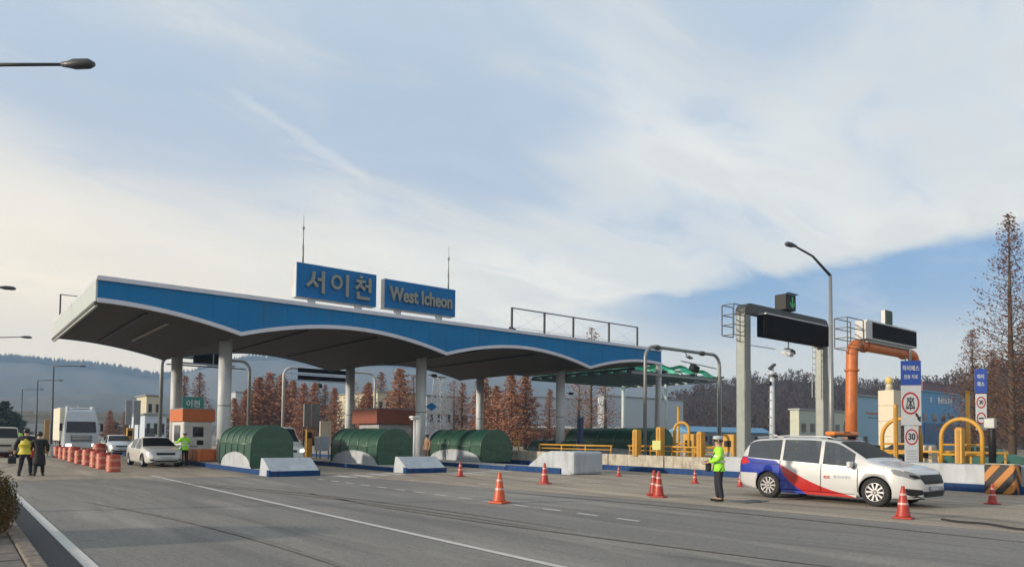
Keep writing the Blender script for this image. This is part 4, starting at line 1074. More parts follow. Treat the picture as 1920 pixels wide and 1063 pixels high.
# dense clutter of rails on the next islands
rail('guard_rail', 30.4, 9.0, 14.6, .2, 1.25, 'yellow pipe rail behind the patrol van bonnet', 6)
rail('guard_rail', 31.4, 15.5, 24.0, .2, 1.25, 'yellow pipe rail behind the standing guard', 6)
rail('guard_rail', 30.1, 3.0, 8.0, .2, 1.12, 'pale steel rail right of the chevron block', 4, steel)
for (px_, py_, X_, h_, lb) in ((1296, 850, 30.5, 1.7, 'yellow lane machine cabinet between the leaning arch and the guard'), (1370, 850, 31.0, 1.7, 'yellow lane machine cabinet directly behind the standing guard'), (1735, 850, 31.2, 1.3, 'pale rounded machine cabinet behind the patrol van bonnet')):
    a_ = xp(px_, py_, X_); t = thing('lane_machine', lb, 'machine', (a_.x, a_.y, .2), group='lane equipment cabinets')
    m_ = yellow if 'yellow' in lb else (yellow if 'guard' in lb else mat('cabinet_cream', (.42, .36, .27), .6))
    MB().box((0, 0, h_/2), (.5, .7, h_), m_, bev=.05).build('cabinet', t); MB().box((-.26, 0, h_*.72), (.03, .4, .3), blackp, bev=.005).build('screen', t); MB().box((-.26, 0, h_*.35), (.03, .45, .4), concrete, bev=.005).build('door', t)
# pipe bases of grey steel beside arches
bp = thing('black_post', 'short thick black post with a grey box on top by the chevron block', 'post', (IX+.55, xp(1861, 865, IX+.55).y, .93))
MB().lathe([(.11, 0), (.11, 1.15), (.09, 1.2)], blackp, (0, 0, 0), 18).build('shaft', bp); MB().box((-.02, .05, 1.36), (.2, .34, .36), steel, bev=.03).build('box', bp)

# ------------------------------------------------------------------ lane gantries
def cage(parent, x, z0, z1, w_, side, m=steel_dark):
    b = MB()
    for dx in (0, w_):
        for dy in (-.3, .3): b.bar((x+side*dx, dy, z0), (x+side*dx, dy, z1), .04, .04, m)
    n_ = 4
    for k in range(n_):
        z = z0+(z1-z0)*k/(n_-1)
        b.bar((x, -.3, z), (x+side*w_, -.3, z), .035, .035, m); b.bar((x, .3, z), (x+side*w_, .3, z), .035, .035, m); b.bar((x+side*w_, -.3, z), (x+side*w_, .3, z), .035, .035, m)
    b.build('service_cage', parent)
G1 = 18.35
g = thing('lane_gantry', 'grey portal gantry with black message panel and green arrow signal over the lane', 'gantry', (28.0, G1, 0), group=None)
gm = mat('gantry_grey', (.20, .225, .215), .45, .15, var=.12, dirt=.25)
def pillar_path(x0, x1, ztop, rad=.45):
    P = [(x0, 0, .2)]
    P += [(x0+rad-rad*cos(pi/2*k/6), 0, ztop-rad+rad*sin(pi/2*k/6)) for k in range(7)]
    P += [(x1-rad+rad*sin(pi/2*k/6), 0, ztop-rad+rad*cos(pi/2*k/6)) for k in range(7)]
    P += [(x1, 0, .2)]
    return P
XR = 6.95
MB().box((.0, 0, 3.75), (.50, .46, 7.1), gm, bev=.05).box((0, 0, .7), (.7, .7, .05), gm).box((0, -.235, 4.3), (.46, .02, .9), gm, bev=.008).build('pillar', g)
MB().box((XR, 0, 3.75), (.50, .46, 7.1), gm, bev=.05).box((XR, 0, .7), (.7, .7, .05), gm).build('pillar', g)
MB().prism([(-.25, 7.28), (-.25, 7.5), (-.1, 7.72), (.15, 7.80), (XR-.15, 7.80), (XR+.1, 7.72), (XR+.25, 7.5), (XR+.25, 7.28), (XR-.2, 7.28), (XR-.3, 7.38), (.3, 7.38), (.2, 7.28)], 'Y', -.25, .25, steel_dark).build('beam', g)
MB().box((3.55, -.45, 6.82), (5.6, .5, .98), led_panel, bev=.02).build('message_panel', g)
MB().box((3.55, -.45, 7.37), (5.5, .42, .06), signwhite).build('panel_cover', g)
for i in range(5): MB().box((1.2+i*1.18, -.3, 7.34), (.08, .3, .18), steel).build('bracket', g)
for s_, zz_ in ((.35, 6.3), (.35, 7.3)): pass
MB().box((XR-.55, -.1, 6.85), (.28, .55, 1.0), gm, bev=.02).build('panel_end', g)
sg = thing('arrow_signal', None, None, (3.35, -.1, 7.82)); sg.parent = g; sg.scale = (.88, .8, .95)
MB().box((0, 0, .42), (1.0, .75, .80), blackp, bev=.03).build('housing', sg)
b = MB(); b.box((.12, -.385, .42), (.09, .02, .55), led_green); b.bar((.12, -.385, .16), (-.12, -.385, .40), .02, .09, led_green); b.bar((.12, -.389, .16), (.36, -.389, .40), .02, .09, led_green); b.build('arrow_lamp', sg)
MB().box((0, -.44, .84), (1.0, .16, .03), blackp).build('visor', sg)
cage(g, -.35, 6.25, 7.6, .85, -1)
MB().tube([(3.6, -.1, 6.35), (3.6, -.1, 6.0)], .04, steel, 6).box((3.35, -.2, 5.78), (.34, .5, .22), signwhite, rx=.35, bev=.04).box((3.85, -.1, 5.85), (.25, .35, .2), steel_dark, rx=-.3, bev=.03).bar((3.2, -.1, 6.02), (4.0, -.1, 6.02), .06, .06, steel).build('camera', g)
MB().bar((.3, 0, 5.95), (2.6, 0, 5.95), .03, .03, steel).build('cable_rod', g)
b = MB()
for dx in (-.62, -.95): b.bar((XR+dx, 0, 3.8), (XR+dx, 0, 6.3), .03, .03, steel)
for k in range(8): b.bar((XR-.62, 0, 4.0+k*.3), (XR-.95, 0, 4.0+k*.3), .025, .025, steel)
b.build('ladder', g)

G2 = 15.9
g2 = thing('lane_gantry', 'orange pipe portal gantry with black message panel behind the large speed sign', 'gantry', (33.05, G2, 0), group=None)
P = [(-.15, 0, .2), (-.05, 0, 3.5), (.05, 0, 5.6)] + [(.05+.55-.55*cos(pi/2*k/6), 0, 5.65+.55*sin(pi/2*k/6)) for k in range(1, 7)] + [(6.4+.5*sin(pi/2*k/6), 0, 5.75+.45*cos(pi/2*k/6)) for k in range(7)] + [(6.95, 0, 4.5), (7.0, 0, .2)]
MB().tube(P, .26, orange_paint, 24).build('pipe_frame', g2)
for z_ in (1.6, 4.9): MB().tube([(-.08+.02*z_, 0, z_), (-.08+.02*z_, 0, z_+.07)], .33, orange_paint, 20).build('flange', g2)
for x_ in (1.2, 5.6): MB().tube([(x_, 0, 6.2), (x_+.07, 0, 6.2)], .33, orange_paint, 20).build('flange', g2)
MB().box((3.5, -.1, 6.92), (5.5, .6, .92), mat('panel_case', (.42, .44, .46), .5), bev=.03).build('panel_case', g2)
MB().box((3.72, -.41, 6.92), (4.9, .03, .74), led_panel).build('message_panel', g2)
MB().box((3.3, -.1, 6.40), (4.6, .45, .14), steel).build('panel_support', g2)
s2 = thing('arrow_signal', None, None, (3.45, -.1, 7.40)); s2.parent = g2; s2.scale = (.8, 1, .9)
MB().box((0, 0, .42), (.95, .22, .82), steel, bev=.02).build('housing', s2); MB().box((.04, -.125, .42), (.82, .03, .76), mat('dim_green', (.006, .03, .018), .5)).build('arrow_lamp', s2)
cage(g2, .55, 5.9, 7.3, 1.55, -1)
MB().tube([(5.35, -.2, 6.4), (5.35, -.2, 5.0)], .03, steel, 6).box((5.35, -.25, 5.0), (.16, .3, .14), signwhite, bev=.02).build('camera', g2)

def u_gantry(label, xl, xr, y, zt, m=steel, r=.11, kids=None, rad=.8):
    t = thing('pipe_gantry', label, 'gantry', (xl, y, 0))
    x1 = xr-xl
    P = [(0, 0, .15)] + [(rad-rad*cos(pi/2*k/8), 0, zt-rad+rad*sin(pi/2*k/8)) for k in range(9)] + [(x1-rad+rad*sin(pi/2*k/8), 0, zt-rad+rad*cos(pi/2*k/8)) for k in range(9)] + [(x1, 0, .15)]
    MB().tube(P, r, m, 14).build('pipe_frame', t)
    if kids: kids(t, x1, zt)
    return t
def k1(t, x1, zt):
    MB().box((x1*.55, -.1, zt-.4), (.5, .3, .12), steel, ry=.3, bev=.03).bar((x1*.5, 0, zt), (x1*.55, 0, zt-.4), .05, .05, steel).build('camera', t)
    MB().box((x1*.62, -.1, zt-1.1), (.62, .42, .42), blackp, ry=.3, rx=.2, bev=.05).bar((x1*.45, 0, zt-.7), (x1*.95, 0, zt-.95), .06, .06, steel).build('sensor', t)
    for k in (.12, .72): MB().tube([(x1*k, 0, zt-.02), (x1*k+.35, 0, zt-.02)], .17, steel_dark, 12).build('flange', t)
u_gantry('slim grey pipe gantry in front of the right end of the blue canopy', 34.1, 41.9, 29.36, 7.45, kids=k1)
def k2(t, x1, zt):
    MB().box((x1*.55, -.2, zt+.05), (2.7, .3, .95), led_panel, bev=.02).build('message_panel', t)
    MB().box((x1*.55, -.37, zt+.05), (.08, .04, .95), steel).box((x1*.50, -.2, zt-.47), (3.8, .35, .10), steel).build('panel_frame', t)
    MB().box((x1*.66, -.4, zt-.75), (.3, .4, .3), blackp, rx=.3, bev=.03).bar((x1*.66, -.3, zt-.6), (x1*.66, -.1, zt-.3), .05, .05, steel).build('camera', t)
    MB().bar((.3, 0, zt-.62), (x1-.3, 0, zt-.62), .10, .10, steel).build('lower_beam', t)
u_gantry('pipe gantry with black message panel behind the leftmost front column', 11.95, 18.2, 55.5, 7.25, kids=k2, r=.13, rad=.7)
def k3(t, x1, zt):
    for z in (-.15, -.75): MB().box((x1*.42, -.2, zt+z), (4.6, .25, .34), led_panel, bev=.02).build('message_panel', t)
    b = MB()
    for k in range(7): b.bar((.6+k*.85, -.05, zt-.95), (.6+k*.85, -.05, zt+.1), .04, .04, signwhite)
    b.bar((.2, -.1, zt-.45), (6.0, -.1, zt-.45), .05, .05, signwhite); b.bar((.2, -.1, zt-.98), (6.0, -.1, zt-.98), .06, .06, signwhite)
    b.build('panel_frame', t)
    MB().box((x1*.36, -.3, zt-1.35), (.28, .4, .3), blackp, rx=.3, bev=.03).bar((x1*.36, -.2, zt-1.2), (x1*.36, -.1, zt-.9), .05, .05, steel).build('camera', t)
u_gantry('pipe gantry with two black strips of display seen under the middle of the canopy', 20.9, 29.0, 55.5, 7.0, kids=k3, m=mat('pale_steel', (.45, .46, .45), .5), rad=.7)
# horizontal barrel guard on the overhead in the middle bay

# ------------------------------------------------------------------ traffic signs on the fourth island
def speed_disc(t, x, y, z, r, txt, ring=signred, facing=None):
    MB().lathe([(r, -.008), (r, .0), (.0, .0)], ring, (x, y, z), 40, 'X').build('disc', t)
sA = thing('lane_sign', 'large lane sign with blue heading and black arrow, behind the patrol van bonnet', 'sign', (28.2, 11.35, .2), 0)
FX = -pi/2
def on(t, x): return (x, 0, 0)
sA.rotation_euler.z = radians(-52); sA.scale = (.72, .72, 1.0)             # face the approaching drivers and the camera
wA = .96
MB().box((0, .03, 2.45), (.10, .06, 4.9), steel, bev=.01).box((.0, .03, 4.3), (.10, .06, 1.0), steel).build('post', sA)
MB().box((0, -.02, 4.02), (wA, .04, .92), signblue, bev=.01).build('heading_panel', sA)
MB().box((0, -.02, 2.80), (wA, .04, 1.50), signwhite, bev=.01).build('symbol_panel', sA)
MB().box((0, -.02, 1.35), (.66, .04, 1.36), signwhite, bev=.01).build('lower_panel', sA)
text_part('heading_lettering', '하이패스', .22, .01, signwhite, sA, (0, -.05, 4.18), '-Y', .004)
text_part('heading_lettering', '전용 차로', .17, .01, signwhite, sA, (0, -.05, 3.86), '-Y', .003)
def ring(t, x, z, r, w_, m=signred, y=-.05):
    b = MB(); n_ = 36
    rows = [[(x+rr*cos(2*pi*j/n_), yy, z+rr*sin(2*pi*j/n_)) for j in range(n_)] for rr, yy in ((r, -.038), (r, y), (r-w_, y), (r-w_, -.038))]
    b.grid(rows, m, True, False); b.build('red_ring', t)
ring(sA, -.04, 2.88, .42, .07)
b = MB()
for k, (x0, z0, x1, z1) in enumerate(((-.24, 2.70, -.16, 3.06), (-.16, 3.06, .06, 3.06), (.06, 3.06, .14, 2.70), (-.26, 2.70, .16, 2.70), (-.22, 2.66, .12, 3.08), (.12, 2.66, -.2, 3.08), (-.05, 2.62, -.05, 3.12))): b.bar((x0, -.045-.001*k, z0), (x1, -.045-.001*k, z1), .02, .035, blackpaint)
b.build('vehicle_symbol', sA)
b = MB(); b.bar((.20, -.05, 2.50), (.36, -.05, 2.30), .02, .09, blackpaint); b.face([(.26, -.055, 2.30), (.44, -.055, 2.40), (.42, -.055, 2.16)], blackpaint); b.build('arrow_symbol', sA)
ring(sA, 0, 1.62, .30, .055)
text_part('number', '30', .34, .01, blackpaint, sA, (0, -.05, 1.62), '-Y', .008)
ring(sA, 0, 1.62, .30, .055) if False else None
for k, z in enumerate((1.10, 1.00, .90, .80)): MB().box((0, -.045, z), (.5, .012, .035), mat('grey_print', (.25, .28, .33), .5)).build('print_line', sA)
sB = thing('lane_sign', 'smaller lane sign with blue heading and two red circles by the black post', 'sign', (28.6, 9.18, .2), radians(-70)); sB.scale = (.66, .66, 1.0)
MB().box((.0, .03, 2.0), (.07, .06, 4.0), steel).build('post', sB)
MB().box((0, -.02, 3.62), (.56, .04, .86), signblue, bev=.01).build('heading_panel', sB)
MB().box((0, -.02, 2.52), (.50, .04, 1.28), signwhite, bev=.01).build('symbol_panel', sB)
text_part('heading_lettering', '하이', .18, .01, signwhite, sB, (0, -.05, 3.76), '-Y', .004)
text_part('heading_lettering', '패스', .18, .01, signwhite, sB, (0, -.05, 3.50), '-Y', .004)
ring(sB, 0, 2.86, .21, .05); ring(sB, 0, 2.30, .21, .05)
text_part('number', '30', .2, .01, blackpaint, sB, (0, -.05, 2.86), '-Y', .006)
MB().bar((-.12, -.045, 2.30), (.12, -.045, 2.30), .02, .05, blackpaint).build('symbol_bar', sB)
# ------------------------------------------------------------------ lamps and masts
def street_lamp(label, x, y, h, arm, az, rise=.1, r=.09, head=.6, pm=None):
    pm = pm or steel
    t = thing('street_lamp', label, 'street lamp', (x, y, 0), az, group='street lamps')
    MB().tube([(0, 0, 0), (0, 0, h*.35), (0, 0, h)], [r*1.25, r, r*.6], pm, 12).lathe([(r*2, 0), (r*2, .04), (r*1.3, .06), (r*1.3, .4)], pm, (0, 0, 0), 12).build('pole', t)
    MB().tube([(0, 0, h-.02), (arm*.5, 0, h+rise*.7), (arm, 0, h+rise)], [r*.55, r*.42, r*.36], steel_dark, 8).build('arm', t)
    MB().tube([(arm-.12, 0, h+rise), (arm+.02, 0, h+rise), (arm+.14, 0, h+rise+.01), (arm+head*.8, 0, h+rise+.02), (arm+head, 0, h+rise+.01)], [.05, .07, .105, .10, .045], mat('lamp_head', (.05, .055, .065), .45), 12).build('lamp_head', t)
    return t
# the near one stands just outside the left edge
a_ = dp(177, 122, 14.6); street_lamp('dark street lamp head on a long thin arm at the top left', a_.x-_R0.x*3.15, a_.y-_R0.y*3.15, a_.z-.06, 2.6, -YAW, .06, .09, .55)
a_ = dp(30, 541, 36); street_lamp('street lamp head poking in at the left edge above the canopy corner', a_.x-2.9, a_.y, a_.z-.55, 2.3, 0, .52)
a_ = dp(60, 632, 55); street_lamp('long street lamp arm at the left edge just above the hill line', a_.x-3.4, a_.y, a_.z-.6, 2.8, 0, .55)
for (x_, y_, d_, lb) in ((101, 686, 80, 'tallest distant lamp pole against the blue hill at left'), (71, 713, 102, 'middle distant lamp pole against the blue hill at left'), (42, 730, 122, 'farthest lamp pole against the blue hill at left')):
    a_ = dp(x_, y_, d_); street_lamp(lb, a_.x, a_.y, a_.z, 2.6, -.35, .08, .12, .6, steel_dark)
a_ = dp(1557, 516, 30); b_ = ray(1482, 473)
sl_ = street_lamp('tall street lamp with upward angled arm right of the grey gantry', a_.x, a_.y, a_.z, 2.15, radians(180-12), .98, .11, .5)
mm = thing('camera_mast', 'slim grey camera mast with climbing pegs between the gantry legs', 'mast', (xp(1448, 812, 42).x, xp(1448, 812, 42).y, 0))
zt = dp(1448, 690, 1).z; zt = xp(1448, 690, 42).z
MB().tube([(0, 0, 0), (0, 0, zt)], [.20, .13], column_paint, 14).build('pole', mm)
MB().box((0, 0, zt+.1), (.7, .22, .16), steel_dark, ry=-.5, bev=.03).box((.1, 0, zt-.5), (.55, .3, .2), steel_dark, bev=.04).box((-.25, .1, zt-1.0), (.3, .3, .25), blackp, bev=.05).build('camera_head', mm)
b = MB()
for k in range(7): b.bar((-.42, 0, 2+k*.55), (0, 0, 2+k*.55), .04, .04, steel)
b.build('climbing_pegs', mm)
# thin white lamp pole by the second crash block
wp = thing('bollard_lamp', 'thin white pole with square cap on the second island before the brown booth', 'lamp', (17.2, 28.9, .2))
MB().tube([(0, 0, 0), (0, 0, 2.25)], .055, white, 12).build('pole', wp); MB().box((0, 0, 2.33), (.42, .34, .12), white, bev=.03).box((0, 0, 2.24), (.3, .24, .06), column_paint).build('cap', wp)

# ------------------------------------------------------------------ people (local +y is where they face)
def skin_mesh(name, V, E, m, parent, sub=2, smooth=True):
    """V: list of (x,y,z,r) or (x,y,z,rx,ry); grown with a Skin modifier then baked"""
    bm = bmesh.new(); lay = bm.verts.layers.skin.verify(); vs = []
    for i, q in enumerate(V):
        v = bm.verts.new(q[:3]); v[lay].radius = (q[3], q[4] if len(q) > 4 else q[3]); v[lay].use_root = (i == 0); vs.append(v)
    for a, b_ in E: bm.edges.new((vs[a], vs[b_]))
    me = bpy.data.meshes.new(name); bm.to_mesh(me); bm.free()
    o = bpy.data.objects.new(name, me); C.objects.link(o)
    o.modifiers.new('skin', 'SKIN').use_smooth_shade = True
    sb = o.modifiers.new('sub', 'SUBSURF'); sb.levels = sub; sb.render_levels = sub
    bake(o); o.data.materials.clear(); o.data.materials.append(m)
    for p in o.data.polygons: p.use_smooth = True; p.material_index = 0
    o.parent = parent; return o
def person(label, loc, rz, h=1.74, arms=None, legs=None, top=hivis, trouser=navy, cap=None, vest_only=False, coat=None, hat_col=None, torso_lean=0.0, stripes=True, hairlen=0, bulk=1.12):
    t = thing('person', label, 'person', loc, rz, group=None); k = h/1.76; t.scale = (k*bulk, k*bulk, k)
    arms = arms or {1: ((.27, -.02, 1.16), (.28, .06, .92)), -1: ((-.27, -.02, 1.16), (-.28, .06, .92))}
    legs = legs or {1: ((.11, .02, .50), (.12, -.02, .09)), -1: ((-.11, .02, .50), (-.12, -.02, .09))}
    ln = torso_lean
    V = [(0, 0, .95, .14, .105), (0, ln*.3, 1.12, .13, .10), (0, ln*.7, 1.30, .155, .11), (0, ln, 1.43, .10, .075), (0, ln+.01, 1.51, .055), (0, ln+.03, 1.58, .070, .075), (0, ln+.035, 1.66, .078, .092), (0, ln+.02, 1.735, .055, .07)]
    E = [(i, i+1) for i in range(7)]
    for s_ in (1, -1):
        n0 = len(V); V += [(s_*.17, ln, 1.415, .058), (*arms[s_][0], .044), (*arms[s_][1], .030)]
        e, w_ = Vector(arms[s_][0]), Vector(arms[s_][1]); d = (w_-e).normalized(); pal = w_+d*.075
        V.append((*pal, .036, .020)); E += [(3, n0), (n0, n0+1), (n0+1, n0+2), (n0+2, n0+3)]
        up = Vector((0, 1, 0)); sd_ = d.cross(up).normalized() if d.cross(up).length > .2 else Vector((1, 0, 0)); bend = sd_*-s_
        spread = d.cross(sd_).normalized()
        for q_, (off, ln_) in enumerate(((-.030, .062), (-.010, .075), (.010, .070), (.028, .055))):
            m0 = len(V); b0 = pal+spread*off+d*.03
            p1 = b0+d*ln_*.55+bend*.012; p2 = b0+d*ln_*.9+bend*.035
            V += [(*b0, .0095), (*p1, .0085), (*p2, .007)]; E += [(n0+3, m0), (m0, m0+1), (m0+1, m0+2)]
        m0 = len(V); b0 = w_+d*.035-spread*.036; p1 = b0+d*.035-spread*.02+bend*.012
        V += [(*b0, .011), (*p1, .009)]; E += [(n0+2, m0), (m0, m0+1)]
    for s_ in (1, -1):
        n0 = len(V); kn, an = legs[s_]
        V += [(s_*.09, 0, .88, .088), (*kn, .060), (*an, .040), (an[0]+s_*.01, an[1]+.16, .035, .034)]
        E += [(0, n0), (n0, n0+1), (n0+1, n0+2), (n0+2, n0+3)]
    skin_mesh('body', V, E, skin, t, 1)
    # face
    MB().tube([(0, ln+.115, 1.645), (0, ln+.135, 1.622), (0, ln+.115, 1.612)], [.010, .014, .010], skin, 8).build('nose', t)
    for s_ in (1, -1):
        MB().lathe([(.0, -.009), (.011, -.005), (.013, 0), (.011, .005), (0, .009)], blackp, (s_*.03, ln+.108, 1.655), 10, 'Y').build('eye', t)
        MB().tube([(s_*.078, ln+.02, 1.665), (s_*.088, ln+.01, 1.64), (s_*.078, ln+.02, 1.615)], .012, skin, 6).build('ear', t)
    MB().box((0, ln+.108, 1.585), (.045, .012, .010), mat('lips', (.35, .14, .11), .5), bev=.003).build('mouth', t)
    # trousers / skirt
    if True:
        V = [(0, 0, 1.0, .155, .118), (0, 0, .90, .16, .12)]; E = [(0, 1)]
        for s_ in (1, -1):
            n0 = len(V); kn, an = legs[s_]
            V += [(s_*.10, 0, .80, .102), (*kn, .074), (an[0], an[1], .075, .062)]; E += [(1, n0), (n0, n0+1), (n0+1, n0+2)]
        skin_mesh('trousers', V, E, trouser, t, 1)
    for s_ in (1, -1):
        kn, an = legs[s_]
        skin_mesh('shoe', [(an[0], an[1]-.05, .05, .045), (an[0]+s_*.005, an[1]+.06, .045, .050, .042), (an[0]+s_*.012, an[1]+.20, .035, .040, .032)], [(0, 1), (1, 2)], blackp, t, 1)
    # jacket or coat
    jm = coat or top
    vw = .02 if vest_only else 0
    V = [(0, ln*.2, .98, .175+vw, .135+vw), (0, ln*.4, 1.14, .170+vw, .132+vw), (0, ln*.75, 1.30, .190+vw, .140+vw), (0, ln, 1.42, .130, .10), (0, ln+.005, 1.485, .075, .07)]
    E = [(0, 1), (1, 2), (2, 3), (3, 4)]
    if coat is not None: V[0:0] = []; n0 = len(V); V += [(0, 0, .78, .20, .16), (0, 0, .55, .23, .19), (0, 0, .36, .24, .20)]; E += [(0, n0), (n0, n0+1), (n0+1, n0+2)]
    else: n0 = len(V); V += [(0, 0, .86, .175, .14)]; E += [(0, n0)]
    sleeves = [] 
    for s_ in (1, -1):
        e, w_ = Vector(arms[s_][0]), Vector(arms[s_][1]); w2_ = w_.lerp(e, .12)
        if vest_only: sleeves.append((s_, e, w2_)); continue
        n0 = len(V); V += [(s_*.18, ln, 1.405, .082), (*e, .066), (*w2_, .050)]; E += [(3, n0), (n0, n0+1), (n0+1, n0+2)]
    skin_mesh('coat' if coat else ('vest' if vest_only else 'jacket'), V, E, jm, t, 1)
    if sleeves:
        V2 = [(0, ln*.2, .90, .165, .128), (0, ln*.4, 1.14, .160, .122), (0, ln*.75, 1.30, .186, .134), (0, ln, 1.43, .135, .10), (0, ln+.005, 1.50, .078, .072)]; E2 = [(0, 1), (1, 2), (2, 3), (3, 4)]
        for s_, e, w2_ in sleeves:
            n0 = len(V2); V2 += [(s_*.185, ln, 1.405, .084), (*e, .066), (*w2_, .050)]; E2 += [(3, n0), (n0, n0+1), (n0+1, n0+2)]
        skin_mesh('jacket', V2, E2, blackcloth, t, 1)
    if stripes and coat is None:
        for z_ in (1.06, 1.20):
            MB().grid([[(.196*cos(2*pi*j/24), ln*.6+.158*sin(2*pi*j/24), z_+dz) for j in range(24)] for dz in (0, .05)], silver_strip, True).build('reflective_stripe', t)
    hm = hat_col or hair
    MB().grid([[(.092*cos(2*pi*j/20)*c_, ln+.015+.105*sin(2*pi*j/20)*c_, z_) for j in range(20)] for z_, c_ in ((1.60 if not cap else 1.625, .86), (1.66, 1.0), (1.72, .94), (1.765, .62), (1.785, .1))] if True else [], hair, True, True, True).build('hair', t) if not cap else None
    if cap:
        MB().grid([[(.093*cos(2*pi*j/20), ln+.0+.108*sin(2*pi*j/20), z_) for j in range(20)] for z_ in (1.61, 1.66)], hair, True).build('hair', t)
        MB().grid([[(.104*c_*cos(2*pi*j/20), ln+.02+.125*c_*sin(2*pi*j/20), z_) for j in range(20)] for z_, c_ in ((1.67, .93), (1.71, .98), (1.745, .98), (1.77, .75), (1.78, .1))], cap, True, True, True).build('cap', t)
        MB().prism([(.10*cos(a), .12+ln+.075*sin(a)) for a in [pi*i/10 for i in range(11)]], 'Z', 1.672, 1.682, blackp).build('cap_peak', t)
    return t
face_left = math.atan2(_R0.y, _R0.x)+pi - pi/2      # facing image left
g1 = person('standing guard in hi-vis green jacket and white cap, left of the patrol van', (16.26, 11.42, .006), face_left-.15, 1.74,
       arms={1: ((.25, .02, 1.15), (.10, .27, 1.08)), -1: ((-.25, .02, 1.15), (-.12, .27, 1.05))},
       legs={1: ((.10, .03, .50), (.10, .0, .09)), -1: ((-.10, -.0, .50), (-.11, -.06, .09))}, cap=signwhite)
gv = Vector((-sin(face_left-.15), cos(face_left-.15), 0))
bag = thing('shoulder_bag', 'black bag carried in front of the standing guard by the patrol van', 'bag', (16.26+gv.x*.27, 11.42+gv.y*.27, .92), face_left-.15)
MB().box((0, 0, 0), (.26, .14, .24), blackcloth, bev=.05).build('pouch', bag); MB().tube([(-.10, 0, .1), (-.11, -.10, .3), (-.10, -.22, .52)], .012, blackcloth, 6).build('strap', bag)
bk = thing('radio', 'small pale device in the hand of the standing guard', 'device', (16.26+gv.x*.40, 11.42+gv.y*.40, 1.04), face_left-.15)
MB().box((0, 0, 0), (.06, .04, .10), signwhite, bev=.01).tube([(.02, 0, .05), (.02, 0, .09)], .006, blackp, 6).build('case', bk)
pp = gp(339, 873); person('guard in green vest seen from behind at the white sedan front', (pp.x+.15, pp.y, .006), .25, 1.72, top=hivis, trouser=blackcloth, cap=signwhite,
       arms={1: ((.26, .06, 1.17), (.22, .24, 1.06)), -1: ((-.30, .06, 1.20), (-.36, .28, 1.20))})
pp = gp(47, 892); ym = person('man in yellow vest and dark trousers walking away at the left edge', (pp.x, pp.y, .006), -.35, 1.78, top=hiyel, trouser=navy, vest_only=True, stripes=False,
       arms={1: ((.26, -.02, 1.18), (.20, .18, 1.02)), -1: ((-.28, -.03, 1.16), (-.32, .0, .90))}, legs={1: ((.11, .10, .50), (.12, .08, .09)), -1: ((-.11, -.02, .50), (-.13, -.20, .12))})
hb = thing('hand_bag', 'small black bag hanging from the left hand of the man in the yellow vest', 'bag', (pp.x-.42, pp.y+.02, .58), -.3)
MB().box((0, 0, 0), (.26, .10, .22), blackcloth, bev=.03).build('pouch', hb); MB().tube([(-.08, 0, .10), (-.05, 0, .24), (.05, 0, .24), (.08, 0, .10)], .01, blackcloth, 6).build('handle', hb)
pp = gp(72, 892); person('person in long black coat walking beside the man in the yellow vest', (pp.x, pp.y, .006), -.2, 1.66, coat=blackcloth, stripes=False, trouser=blackcloth,
       arms={1: ((.26, .0, 1.17), (.25, .08, .93)), -1: ((-.27, .0, 1.17), (-.26, .10, .95))}, legs={1: ((.10, .08, .50), (.11, .10, .09)), -1: ((-.10, -.0, .50), (-.10, -.14, .10))})
rb = thing('red_bag', 'small red bag between the two people walking at the left', 'bag', (gp(62, 892).x, gp(62, 892).y, .83), 0)
MB().box((0, 0, 0), (.24, .12, .26), redcloth, bev=.04).build('pouch', rb); MB().tube([(-.06, 0, .12), (-.04, 0, .24), (.04, 0, .24), (.06, 0, .12)], .01, redcloth, 6).build('handle', rb)
pp = gp(630, 847); person('distant worker in orange vest left of the middle green hood', (pp.x, pp.y, .006), pi*.7, 1.72, top=orangecloth, trouser=blackcloth, stripes=True)
pp = gp(798, 868); person('person in pale brown jacket standing left of the third green hood', (pp.x+.1, pp.y, .006), pi*.5, 1.72, top=mat('tan_cloth', (.33, .20, .13), .8, scale=12), trouser=mat('brown_cloth', (.09, .06, .045), .8, scale=12), stripes=False)
pp = gp(234, 849); person('distant worker in green vest by the yellow post behind the sedan', (pp.x, pp.y, .006), pi, 1.70, top=hivis, trouser=blackcloth)
pp = gp(34, 842); person('distant worker in green vest behind the beige car at far left', (pp.x, pp.y, .006), pi, 1.75, top=hivis, trouser=blackcloth)

# ------------------------------------------------------------------ booths and lane furniture
def booth(label, x, y, w_, d_, hw, hr, roofm, wallm, over=.35, lit=False):
    t = thing('toll_booth', label, 'booth', (x, y, .2))
    MB().box((0, 0, hw/2), (w_, d_, hw), wallm, bev=.03).build('wall', t)
    MB().box((0, 0, hw+hr/2), (w_+over*2, d_+over*2, hr), roofm, bev=.03).box((0, 0, hw+hr+.03), (w_+over*1.4, d_+over*1.4, .08), steel).build('roof', t)
    f_ = MB().box((0, -d_/2-.015, 1.55), (w_*.42, .03, .62), signwhite, bev=.01).build('window', t); MB().box((0, -d_/2-.034, 1.55), (w_*.36, .02, .54), glass).build('pane', f_)
    f_ = MB().box((-w_/2-.015, 0, 1.45), (.03, d_*.55, .95), steel, bev=.01).build('window', t); MB().box((-w_/2-.034, 0, 1.45), (.02, d_*.5, .87), glass).build('pane', f_)
    f_ = MB().box((-w_/2-.012, -d_*.36, 1.05), (.03, d_*.22, 1.95), wallm, bev=.01).build('door', t); MB().box((-w_/2-.04, -d_*.40, 1.0), (.03, .04, .12), blackp).build('handle', f_)
    MB().box((.12, -d_/2-.03, .95), (.34, .05, .26), blackp, bev=.02).build('speaker_panel', t)
    return t
bw = mat('booth_white', (.56, .57, .57), .5, dirt=.2)
p0, p1 = yp(352, 800, 42), yp(406, 800, 42)
